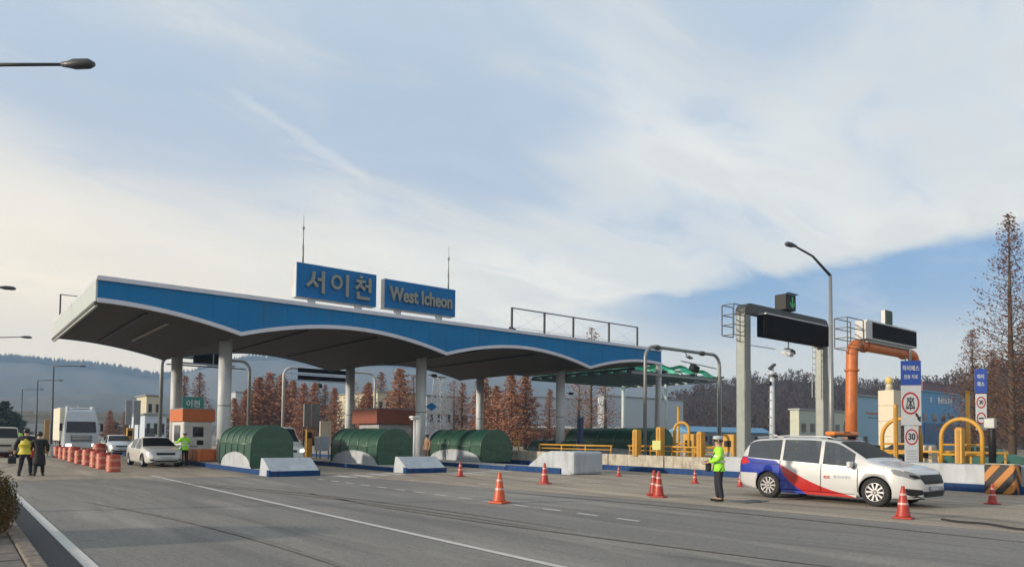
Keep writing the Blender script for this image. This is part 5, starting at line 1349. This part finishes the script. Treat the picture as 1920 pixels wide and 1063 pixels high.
booth('white toll booth with thick orange roof on the leftmost island', 11.0, 43.3, 1.5, 2.6, 2.12, .68, orange_roof, bw, .12)
booth('brown roofed toll booth between the middle green hood and the second column', 23.0, 42.5, 2.4, 2.8, 2.2, .95, mat('booth_brown', (.21, .055, .03), .5), mat('booth_grey', (.33, .34, .36), .5), .35)
op = thing('crash_rail', 'low orange red barrier panels at the foot of the orange roofed booth', 'barrier', (10.15, 38.9, .2))
for k in range(3): MB().box((.0, k*1.1, .34), (.16, 1.04, .62), orange_roof, bev=.04).build('panel', op)
MB().box((.75, -.1, .34), (1.3, .16, .62), orange_roof, bev=.04).build('panel', op)
MB().tube([(-.02, -.2, .78), (-.02, 3.4, .78)], .035, steel, 8).build('handrail', op)
def board(label, px_, top, bot, Y, wpx, m, name='display_board', z0=.2, thick=.12, posts=True, cat='board'):
    a_ = yp(px_, top, Y); b_ = yp(px_, bot, Y); c_ = yp(px_+wpx, top, Y); w_ = c_.x-a_.x
    t = thing(name, label, cat, ((a_.x+c_.x)/2, Y, 0))
    MB().box((0, 0, (a_.z+b_.z)/2), (w_, thick, a_.z-b_.z), m, bev=.02).build('panel', t)
    if posts:
        for s_ in (-1, 1): MB().box((s_*w_*.38, thick, a_.z/2), (.07, .07, a_.z), steel_dark).build('post', t)
    return t
gpan = mat('grey_panel', (.24, .26, .28), .5)
board('left grey slatted board in front of the blue hill', 236, 750, 796, 62, 12, gpan)
board('right grey slatted board in front of the blue hill', 252, 750, 796, 62, 12, gpan)
board('left tall grey board behind the van by the middle hood', 570, 757, 800, 47, 12, gpan)
board('right tall grey board behind the van by the middle hood', 585, 757, 800, 47, 13, gpan)
board('cream door shaped panel right of the tall grey boards', 600, 789, 836, 45, 21, mat('cream_panel', (.62, .60, .50), .5))
board('grey blue cabinet panel below the cream panel', 594, 818, 845, 42, 20, mat('bluegrey_panel', (.33, .38, .45), .5), thick=.7, posts=False)
for (a, b2, Yv, lb) in ((578, 602, 46, 'yellow lane post below the tall grey boards'), (242, 795, 60, 'yellow lane post behind the white sedan'), (791, 790, 45, 'yellow lane post right of the second column')):
    q0 = yp(a, 845, Yv); tt = thing('bollard', lb, 'bollard', (q0.x, Yv, .1), group='yellow steel bollards')
    MB().box((0, 0, .95), (.42, .34, 1.9), yellow, bev=.04).build('post', tt); MB().box((0, -.18, 1.5), (.3, .03, .4), blackp).build('screen', tt)
tt = board('green overhead direction sign above the orange roofed booth', 342, 743, 770, 85, 40, signgreen, 'road_sign', cat='sign')
a_ = yp(362, 757, 84.8); text_part('lettering', '이천', .85, .02, signwhite, tt, (0, -.12, a_.z-.02), '-Y', .02)
board('white cabinet left of the white truck', 96, 833, 856, 56, 12, white, 'cabinet', thick=.8, posts=False, cat='cabinet')
board('ochre board standing between the walkers and the truck', 84, 786, 850, 58, 9, mat('ochre', (.42, .24, .08), .6), cat='board')
bs = thing('round_sign', 'small blue sign on the right side of the second front column', 'sign', (23.95, 38.2, 3.5)); 
MB().prism([(-.4, 0), (.0, .26), (.42, .0), (0, -.26)], 'Y', -.03, .03, sign_blue).bar((-.45, .05, 0), (.3, .05, 0), .04, .04, steel).build('panel', bs)
for (cx_, lb) in ((23.75, 'small black camera on the second front column'), (35.7, 'small black camera on the third front column')):
    cc = thing('security_camera', lb, 'camera', (cx_, 38.2, 5.5 if cx_ < 30 else 4.9)); MB().bar((-.1, 0, 0), (.28, 0, 0), .05, .05, steel).build('bracket', cc); MB().box((.34, -.05, -.02), (.34, .2, .18), blackp, bev=.03).build('housing', cc)
# hoods further back
h4 = hood_part(39.5, 33.5, 'long dark green hood behind the yellow bollards on the right', 9.0, 2.6, 2.2)
h5 = hood_part(34.6, 36.5, 'low dark green hood behind the yellow rail below the third column', 5.0, 2.4, 1.25)
hd = thing('blue_post', 'dark blue post standing on the island behind the tall white block', 'post', (xp(1088, 840, 31).x, xp(1088, 840, 31).y, .2)); MB().box((0, 0, 1.35), (.28, .28, 2.7), mat('dark_blue', (.015, .03, .09), .5), bev=.02).box((0, 0, 2.72), (.34, .34, .06), steel).build('shaft', hd)

# ------------------------------------------------------------------ buildings
def building(name, label, x0, x1, top, Y, m, depth=12, roofm=None, base=0, win=0, wrow=1, extra=None):
    a_, b_ = yp(x0, top, Y), yp(x1, top, Y); w_ = b_.x-a_.x; h_ = a_.z
    t = thing(name, label, 'building', ((a_.x+b_.x)/2, Y, base))
    MB().box((0, depth/2, h_/2), (w_, depth, h_), m).build('wall', t)
    MB().box((0, depth/2, h_+.12), (w_+.5, depth+.5, .26), roofm or steel, bev=.04).build('roof', t)
    for r_ in range(wrow):
        for k in range(win):
            x = -w_/2 + w_*(k+.5)/win; z = h_*(.32+.42*r_) if wrow > 1 else h_*.55
            f_ = MB().box((x, -.03, z), (w_/win*.5, .08, 1.5), steel).build('window', t); MB().box((x, -.08, z), (w_/win*.42, .04, 1.3), glass).build('pane', f_)
    MB().box((-w_*.25, -.03, 1.1), (1.2, .06, 2.2), steel_dark).build('door', t)
    if extra: extra(t, w_, h_)
    return t
clad = mat('white_cladding', (.36, .40, .44), .55, var=.05)
cladc = mat('cream_cladding', (.50, .45, .33), .6, var=.08)
lblue = mat('light_blue_cladding', (.20, .36, .50), .55, var=.06)
mblue = mat('mid_blue_cladding', (.05, .22, .45), .5, var=.06)
bluer = mat('blue_roof', (.10, .26, .42), .6, var=.1)
building('warehouse', 'large plain white warehouse seen through the green shelter', 1132, 1281, 742, 118, clad, 2)
building('warehouse', 'pale warehouse behind the rust trees between the second and third columns', 925, 1125, 740, 150, clad, 2)
building('office_building', 'cream building behind the brown roofed booth', 708, 782, 735, 95, cladc, 14, win=6, wrow=2)
building('office_building', 'pale blue building with lattice tower right of the second column', 800, 880, 742, 110, clad, 3, win=5)
building('factory', 'small white building behind the leftmost columns', 272, 312, 778, 100, mat('white_blue', (.45, .52, .60), .5), 10, win=3)
building('factory', 'small cream tower building on the hill side left of the leftmost columns', 275, 303, 742, 130, cladc, 8, win=2, wrow=2)
building('factory', 'tiny white building in front of the blue hill right of the first column', 442, 462, 735, 180, clad, 10, win=2)

def pitched(m_, rise, dep):
    def f(t, w_, h_): MB().prism([(-.5, h_+.26), (dep/2, h_+rise), (dep+.5, h_+.26)], 'X', -w_/2-.4, w_/2+.4, m_).build('pitched_roof', t)
    return f
def clock_extra(t, w_, h_):
    MB().box((-w_*.05, -.06, h_*.55), (1.1, .04, 1.5), signwhite).build('panel', t); MB().box((w_*.42, -.06, h_*.62), (1.0, .04, 1.7), mat('deep_green', (.03, .12, .05), .6)).build('panel', t)
building('office_building', 'pale green low building between the grey gantry and orange gantry', 1498, 1592, 768, 62, mat('pale_green_cladding', (.42, .44, .36), .6), 1.6, steel, win=6, extra=clock_extra)
building('workshop', 'long low workshop with light blue roof behind the standing guard', 1290, 1445, 811, 96, mat('workshop_grey', (.20, .20, .20), .7), 5, bluer, win=8, extra=pitched(bluer, 1.5, 5))
building('shed', 'red brown low shed with pale roof below the rust trees', 985, 1190, 804, 92, mat('brick_shed', (.20, .085, .065), .8), 5, mat('pale_roof', (.40, .36, .33), .7), win=9, extra=pitched(mat('pale_roof'), .7, 5))
building('shed', 'second low brown shed behind the guard rail left of the third front column', 880, 990, 806, 88, mat('brown_shed', (.13, .08, .06), .8), 5, mat('pale_roof'), win=5)
def lb_extra(t, w_, h_):
    MB().box((.2, -.05, h_*.70), (w_*.5, .03, .25), mat('faded_red', (.40, .12, .10), .6)).box((.2, -.05, h_*.62), (w_*.4, .03, .15), signgreen).build('shop_sign', t)
building('factory', 'light blue clad building right of the orange gantry leg', 1606, 1668, 742, 50, lblue, 1.2, extra=lb_extra)
def mb_extra(t, w_, h_):
    text_part('lettering', '한국도로공사', 1.35, .04, mat('bright_lettering', (.75, .78, .8), .5), t, (-w_*.12, -.12, h_-1.6), '-Y', .04)
    MB().box((-w_*.34, -.06, h_-1.5), (1.1, .03, 1.1), signwhite, bev=.01).build('logo', t)
    MB().box((0, -.08, h_*.28), (w_*.9, .2, h_*.35), mat('deep_blue', (.02, .07, .18), .5)).build('lower_cladding', t)
building('factory', 'blue factory building with white lettering right of the large speed sign', 1725, 1835, 733, 58, mblue, 2.5, bluer, win=7, extra=mb_extra)
building('factory', 'low building with dark red roof behind the blue factory', 1730, 1850, 716, 90, mat('red_roof_wall', (.16, .07, .07), .7), 3, mat('dark_red_roof', (.16, .05, .05), .7))
# tower with a yellow ball
a_ = yp(1668, 812, 44); tw_ = thing('water_tower', 'cream panelled tower topped by a yellow ball right of the orange gantry leg', 'tower', (a_.x, 44, 0))
zt = yp(1668, 732, 44).z
b = MB()
for k in range(4): b.box((0, 0, zt*(k+.5)/4), (2.1+.0*k, 2.1, zt/4-.03), mat('cream_panels', (.56, .50, .38), .6, var=.05), bev=.04)
b.box((0, 0, zt/2), (2.0, 2.0, zt-.1), concrete); b.build('shaft', tw_)
MB().lathe([(.55, zt), (.42, zt+.5), (.5, zt+.55), (.3, zt+.9)], mat('cream_panels'), (0, 0, 0), 20).build('neck', tw_)
MB().lathe([(.52*sin(pi*i/12)+.001, zt+1.35-.58*cos(pi*i/12)) for i in range(13)], mat('yellow_ball', (.55, .42, .12), .5), (0, 0, 0), 20).build('ball', tw_)
# overpass far left
ov = thing('overpass', 'concrete overpass crossing in the far distance at the left', 'bridge', (yp(70, 790, 170).x, 170, 0))
z_ = yp(70, 786, 170).z
MB().box((0, 0, z_), (60, 8, 1.4), concrete).box((0, -4, z_+1.1), (60, .3, .9), concrete).build('deck', ov)
for x in (-22, -9, 4, 17): MB().box((x, 0, z_/2-.4), (1.6, 5, z_-.8), concrete).build('pier', ov)
# lattice tower
a_ = yp(822, 805, 80); lt = thing('lattice_tower', 'white lattice tower leaning frame right of the second column', 'tower', (a_.x, 80, 0)); zt = yp(822, 708, 80).z
b = MB()
for k in range(10):
    z0, z1 = zt*k/10, zt*(k+1)/10; r0, r1 = 1.1-.06*k, 1.04-.06*k
    for (sx, sy) in ((-1, -1), (1, -1), (1, 1), (-1, 1)):
        b.bar((sx*r0, sy*r0, z0), (sx*r1, sy*r1, z1), .09, .09, white)
        nx_, ny_ = (-sy, sx); b.bar((sx*r0, sy*r0, z0), (nx_*r1, ny_*r1, z1), .06, .06, white); b.bar((sx*r0, sy*r0, z0), (nx_*r0, ny_*r0, z0), .06, .06, white)
b.build('lattice', lt); MB().box((0, 0, zt+.1), (1.6, 1.6, .1), steel).build('platform', lt)
# rubber cable strip on the road, right foreground
P = [gp(1766+ (1990-1766)*i/14, 973+(1000-973)*i/14+1.2*sin(i*.9), .02) for i in range(15)]
cb2 = MB().tube(P, .028, rubber, 6).build('cable'); tag(cb2, 'black cable lying across the road in the right foreground', 'cable')
sh_patch = MB().box((16.9, 10.9, .012), (1.1, .5, .012), steel_dark).build('guard_shadow_patch'); tag(sh_patch, 'dark painted shadow patch on the road just right of the standing guard feet', 'shadow patch')  # flat dark slab standing in for the guard's cast shadow

# ------------------------------------------------------------------ hills
def lerp_tab(tab, x): return interp(tab, x)
hillm, t_, bs_ = node_mat('far_hill'); q_ = NT(t_); o_ = q_.n('ShaderNodeTexCoord').outputs['Object']
q_.l(q_.mix(q_.mr(q_.noise(o_, .012, 6, .7), .3, .7), (.055, .06, .045), (.11, .085, .06)), bs_.inputs['Base Color']); bs_.inputs['Roughness'].default_value = 1
def hill(name, ridge, D, m, foot=.55, rough=4.0, n=160, rowsn=14, seed=1, zb=0):
    rnd = random.Random(seed); ph = [rnd.uniform(0, 6) for _ in range(12)]
    x0, x1 = ridge[0][0], ridge[-1][0]; rows = []
    def ns(a, b_): return sum(sin(a*(1.7**k)+ph[k]+b_*(1.5**k))*(.62**k) for k in range(7))
    for r in range(rowsn+1):
        f = r/rowsn; row = []
        for i in range(n+1):
            px_ = x0+(x1-x0)*i/n; v = ray(px_, interp(ridge, px_)); hl = sqrt(v.x**2+v.y**2); dirh = Vector((v.x/hl, v.y/hl, 0)); zr = CAM_H + D*v.z/hl
            dist = D*(foot+(1-foot)*f) if r <= rowsn-2 else D*(1+.12*(r-rowsn+2))
            if r <= rowsn-2:
                ff = f/(1-2/rowsn); dist = D*(foot+(1-foot)*ff); z = zr*(ff**1.3) + (ns(i*.16, ff*4)*rough*(.3+.7*ff) * (1 if ff < .99 else .35))*min(1, ff*3) 
            else: z = zr*(.93-.3*(r-rowsn+1))
            row.append((dirh.x*dist, dirh.y*dist, max(zb-2, z)))
        rows.append(row)
    b = MB().grid(rows, m, smooth=True); return struct(b.build(name, fix=False))
R1 = [(-320, 668), (-100, 672), (0, 673), (60, 676), (130, 683), (200, 688), (260, 700), (300, 706), (360, 700), (420, 682), (470, 672), (540, 672), (620, 678), (700, 682), (780, 686), (900, 692), (1000, 700), (1100, 714), (1180, 716), (1300, 716), (1400, 730), (1600, 740)]
hill('far_hill', R1, 1500, hillm, .5, 5)
R0b = [(-320, 740), (-60, 742), (60, 748), (180, 735), (280, 742), (420, 752), (600, 760), (900, 765), (1200, 770)]
hill('middle_hill', R0b, 900, hillm, .6, 3, seed=5)
woodm, t_, bs_ = node_mat('wooded_hill_soil'); q_ = NT(t_); o_ = q_.n('ShaderNodeTexCoord').outputs['Object']
q_.l(q_.mix(q_.mr(q_.noise(o_, .06, 6, .7), .3, .7), (.04, .028, .024), (.028, .022, .02)), bs_.inputs['Base Color']); bs_.inputs['Roughness'].default_value = 1
R2 = [(1180, 778), (1240, 762), (1290, 742), (1340, 730), (1400, 720), (1480, 710), (1560, 722), (1660, 732), (1760, 722), (1840, 704), (1900, 690), (1980, 676), (2200, 690), (2500, 740)]
hill('wooded_hill', R2, 330, woodm, .62, 1.5, seed=3)

# bare wood on the near hill: one mass of thin twiggy crowns
def tree_pts(): pass
rnd = random.Random(11); b = MB()
for k in range(3600):
    px_ = rnd.uniform(1190, 2000); f = rnd.random()**.8
    v = ray(px_, interp(R2, px_)); hl = sqrt(v.x**2+v.y**2); zr = CAM_H+330*v.z/hl
    dist = 330*(.62+.38*f)*rnd.uniform(.995, 1.0); z = zr*(f**1.3); d = Vector((v.x/hl, v.y/hl, 0)); c_ = d*dist; side_ = Vector((-d.y, d.x, 0))
    hgt = rnd.uniform(2.6, 5.2)
    if f < .15 and px_ > 1450: pass
    p0_ = Vector((c_.x, c_.y, z-1)); top_ = p0_+Vector((0, 0, hgt+1))
    b.face([p0_-side_*.12, p0_+side_*.12, top_], twig)
    for j in range(11):
        q = p0_.lerp(top_, rnd.uniform(.3, .95)); a = rnd.uniform(0, 2*pi); l_ = rnd.uniform(.8, 1.9)*(1.2-(q.z-p0_.z)/(hgt+1)*.6)
        e_ = q+Vector((cos(a)*l_, sin(a)*l_, rnd.uniform(.5, 1.6))); w_ = side_*rnd.uniform(.05, .28)
        b.face([q, e_-w_, e_+w_+Vector((0, 0, rnd.uniform(-.3, .3)))], twig)
o = b.build('bare_wood', fix=False); tag(o, 'bare brown winter wood covering the near hill on the right', 'wood', kind='stuff')
# tree line on the far ridge
b = MB()
for k in range(2200):
    px_ = rnd.uniform(-60, 1350); v = ray(px_, interp(R1, px_)); hl = sqrt(v.x**2+v.y**2); d = Vector((v.x/hl, v.y/hl, 0)); c_ = d*1500*rnd.uniform(.97, 1.0); z = CAM_H+1500*v.z/hl-6
    side_ = Vector((-d.y, d.x, 0)); hgt = rnd.uniform(7, 15); w_ = rnd.uniform(2, 5)
    b.face([Vector((c_.x, c_.y, z))-side_*w_, Vector((c_.x, c_.y, z))+side_*w_, Vector((c_.x, c_.y, z+hgt))+side_*rnd.uniform(-2, 2)], hillm)
o = b.build('ridge_wood', fix=False); tag(o, 'dark fringe of trees along the far blue ridge', 'wood', kind='stuff')

# ------------------------------------------------------------------ trees
def conifer_tpl(name, label, H, R, nb, leafm, per=34, leaf=.17, seed=0, sparse=0.0, trunk_r=.16, start=.08, barkm=bark, up=.55, cat='tree', droop=0):
    rn = random.Random(seed); t = thing(name, label, cat, (0, 0, 0))
    tb = MB(); tb.tube([(0, 0, -.2), (.03, .02, H*.3), (-.02, .02, H*.65), (0, 0, H)], [trunk_r*1.3, trunk_r, trunk_r*.55, .015], barkm, 8)
    cb = MB()
    for k in range(nb):
        f = start+(1-start)*(k+rn.random())/nb; z = H*f; L_ = R*(1-f)**.75*rn.uniform(.55, 1.12)+.12
        if rn.random() < .12: L_ *= .5
        a = k*2.4+rn.uniform(-.5, .5); d = Vector((cos(a), sin(a), 0))
        P = [Vector((0, 0, z)), d*L_*.5+Vector((0, 0, z+L_*up*.42-droop*L_*.1)), d*L_+Vector((0, 0, z+L_*up-droop*L_*.5))]
        tb.tube(P, [.035*(1-f)+.012, .02*(1-f)+.008, .005], barkm, 3, caps=False)
        n_ = int(per*(L_/R+.25)*(1-sparse*rn.random()))
        for j in range(n_):
            u = rn.uniform(.12, 1.05); q = P[0].lerp(P[1], u*2) if u < .5 else P[1].lerp(P[2], (u-.5)*2)
            sp_ = .26*L_*(1.15-u)+.10
            q = q+Vector((rn.gauss(0, sp_), rn.gauss(0, sp_), rn.gauss(0, sp_*.55)-.05))
            s_ = leaf*rn.uniform(.5, 1.3); n1_ = Vector((rn.gauss(0, 1), rn.gauss(0, 1), rn.gauss(0, 1))).normalized(); n2_ = n1_.orthogonal().normalized(); n3_ = n1_.cross(n2_)
            cb.face([q-n2_*s_-n3_*s_*.35, q+n2_*s_*.8-n3_*s_*.3, q+n2_*s_+n3_*s_*.4, q-n2_*s_*.6+n3_*s_*.45], leafm)
    tb.build('trunk', t); cb.build('crown', t, fix=False); return t
T = [conifer_tpl('dawn_redwood', 'x', 12, 2.1, 100, rust, 105, .125, seed=1), conifer_tpl('dawn_redwood', 'x', 12, 2.5, 100, rust, 95, .13, seed=2, sparse=.5),
     conifer_tpl('dawn_redwood', 'x', 12, 1.8, 86, rust_pale, 60, .11, seed=3, sparse=.5), conifer_tpl('dawn_redwood', 'x', 12, 3.0, 80, rust_pale, 36, .10, seed=4, sparse=.6, up=.75)]
usedT = set()
row = [(343, 702, 105, 2, 'thin faded redwood just right of the leftmost rear column'), (372, 698, 105, 2, 'thin faded redwood left of the first front column above the booth'), (334, 740, 98, 0, 'short rust redwood beside the leftmost rear column'),
       (438, 745, 100, 1, 'low rust redwood nearest the right side of the first column'), (462, 728, 104, 0, 'rust redwood second right of the first column'), (484, 706, 104, 0, 'rust redwood left of the tallest in the dense clump'), (503, 697, 104, 1, 'tallest broad rust redwood in the dense clump left of the pipe gantry'),
       (527, 702, 108, 0, 'rust redwood right behind the pale gantry leg'), (548, 712, 104, 1, 'rust redwood just right of the pale gantry leg'), (568, 718, 100, 1, 'rust redwood under the left display strips'), (588, 716, 104, 1, 'rust redwood behind the two tall grey boards'), (608, 720, 104, 2, 'faded redwood above the cream panel'), (626, 726, 100, 1, 'rust redwood just left of the second rear column'),
       (662, 712, 110, 3, 'faded open redwood right of the second rear column'), (689, 716, 96, 0, 'small pointed rust redwood above the middle green hood'), (713, 697, 116, 2, 'slim redwood behind the left edge of the cream building'), (748, 690, 92, 1, 'pointed rust redwood in front of the cream building'), (774, 700, 100, 3, 'bare spreading tree just left of the second front column'),
       (850, 712, 98, 3, 'bare faded tree left of the third rear column'), (866, 716, 94, 2, 'faded redwood just left of the third rear column'), (905, 702, 92, 0, 'slim rust redwood between the third rear column and the big one'), (930, 722, 90, 1, 'rust redwood filling left of the big rust redwood'), (958, 694, 86, 1, 'big rust redwood in the middle of the gap between columns'), (985, 704, 88, 1, 'rust redwood right beside the big rust redwood'), (1030, 728, 86, 2, 'faded rust redwood just left of the third front column'),
       (1108, 612, 78, 3, 'tall open redwood whose tip shows above the canopy roof'), (1085, 700, 88, 3, 'open faded redwood right of the third front column'), (1135, 715, 92, 3, 'thin open redwood in front of the white warehouse'), (232, 770, 120, 2, 'small brown tree left of the small white building'), (205, 768, 130, 1, 'small rust tree right of the truck cab')]
for i, (px_, ty, dd, k, lb) in enumerate(row):
    a_ = dp(px_, 815, dd); tz = dp(px_, ty, dd).z
    o = T[k] if k not in usedT else dup(T[k]); usedT.add(k)
    s_ = tz/12; wf = random.uniform(1.45, 1.8) if ty > 650 else 1.0; o.location = (a_.x, a_.y, -.1); o.scale = (s_*wf, s_*wf, s_); o.rotation_euler.z = i*1.3; o['label'] = lb; o['group'] = 'rust redwoods beyond the toll plaza'
# big sparse redwoods at the right edge
big = conifer_tpl('dawn_redwood', 'tall sparse redwood with brown leaves and dark straight trunk at the right edge', 16.6, 4.0, 190, brown_leaf, 80, .08, seed=21, sparse=.85, trunk_r=.20, start=.10, up=.5)
a_ = dp(1899, 858, 46); big.location = (a_.x, a_.y, 0); big['group'] = 'brown redwoods at the right'
ob = conifer_tpl('dawn_redwood', 'shorter sparse brown redwood left of the tall one at the right edge', 11, 2.6, 130, brown_leaf, 55, .08, seed=22, sparse=.6, trunk_r=.13, start=.06, up=.6)
a_ = dp(1826, 858, 58); ob.location = (a_.x, a_.y, 0); ob.scale = (1, 1, dp(1826, 618, 58).z/11); ob['group'] = 'brown redwoods at the right'
for (px_, ty, dd, lb) in ((1862, 655, 66, 'low brown redwood directly behind the small lane sign'), (1925, 600, 60, 'brown redwood cut by the right edge behind the tall one')):
    a_ = dp(px_, 850, dd); o = dup(ob, (a_.x, a_.y, 0), px_*.1, lb, (1.2, 1.2, dp(px_, ty, dd).z/11))
# evergreens far left
ev = conifer_tpl('evergreen_tree', 'dark green tree at the far left edge', 9, 3.4, 60, green_leaf, 60, .30, seed=31, trunk_r=.2, start=.1, up=.35)
a_ = dp(6, 815, 110); ev.location = (a_.x, a_.y, 0); ev.scale = (1, 1, dp(6, 752, 110).z/9); ev['group'] = 'dark evergreen trees'
for (px_, ty, dd, lb) in ((-14, 748, 115, 'dark green tree cut off by the left edge'), (24, 772, 120, 'lower dark green tree beside the far left one'), (212, 790, 140, 'dark green bush right of the truck')):
    a_ = dp(px_, 815, dd); dup(ev, (a_.x, a_.y, 0), px_*.2, lb, (.9, .9, dp(px_, ty, dd).z/9))

# hedge bush at the near left
hb_ = thing('bush', 'rounded olive and brown hedge bush beside the kerb at the lower left', 'bush', (.04, 13.6, -.05))
rn = random.Random(5); b = MB(); tb = MB()
for k in range(36000):
    a, e_ = rn.uniform(0, 2*pi), rn.uniform(-.5, pi/2); r_ = rn.uniform(.72, 1.0)**.5*(1+.05*sin(5*a+3*e_)+.05*sin(9*a-7*e_))
    if rn.random() < .3: r_ *= rn.uniform(.75, 1)
    q = Vector((.88*r_*cos(a)*cos(e_), 1.15*r_*sin(a)*cos(e_), .56+.74*r_*sin(e_)))
    s_ = rn.uniform(.012, .026); n1_ = (q-Vector((0, 0, .6))).normalized()+Vector((rn.gauss(0, .6), rn.gauss(0, .6), rn.gauss(0, .6))); n1_.normalize(); n2_ = n1_.orthogonal().normalized(); n2_ = Matrix.Rotation(rn.uniform(0, 6), 3, n1_) @ n2_; n3_ = n1_.cross(n2_)
    b.face([q-n2_*s_, q-n3_*s_*.5, q+n2_*s_, q+n3_*s_*.5], hedge_leaf)
b.build('foliage', hb_, fix=False)
for k in range(9):
    a = k*.7; tb.tube([(0, 0, 0), (.25*cos(a), .4*sin(a), .45), (.5*cos(a), .8*sin(a), .95)], [.03, .018, .006], bark, 5)
tb.build('stems', hb_)

# ------------------------------------------------------------------ haze
hz_m = bpy.data.materials.new('haze_air'); hz_m.use_nodes = True; t_ = hz_m.node_tree; t_.nodes.clear()
pv = t_.nodes.new('ShaderNodeVolumePrincipled'); pv.inputs['Color'].default_value = (.42, .66, 1.0, 1); pv.inputs['Density'].default_value = .00042; pv.inputs['Anisotropy'].default_value = .0
mo = t_.nodes.new('ShaderNodeOutputMaterial'); t_.links.new(pv.outputs[0], mo.inputs['Volume'])
if True:
    o = MB().box((300, 650, 99), (3500, 2300, 206), hz_m).build('haze'); o['kind'] = 'stuff'; o['label'] = 'thin blue winter haze over the whole place'
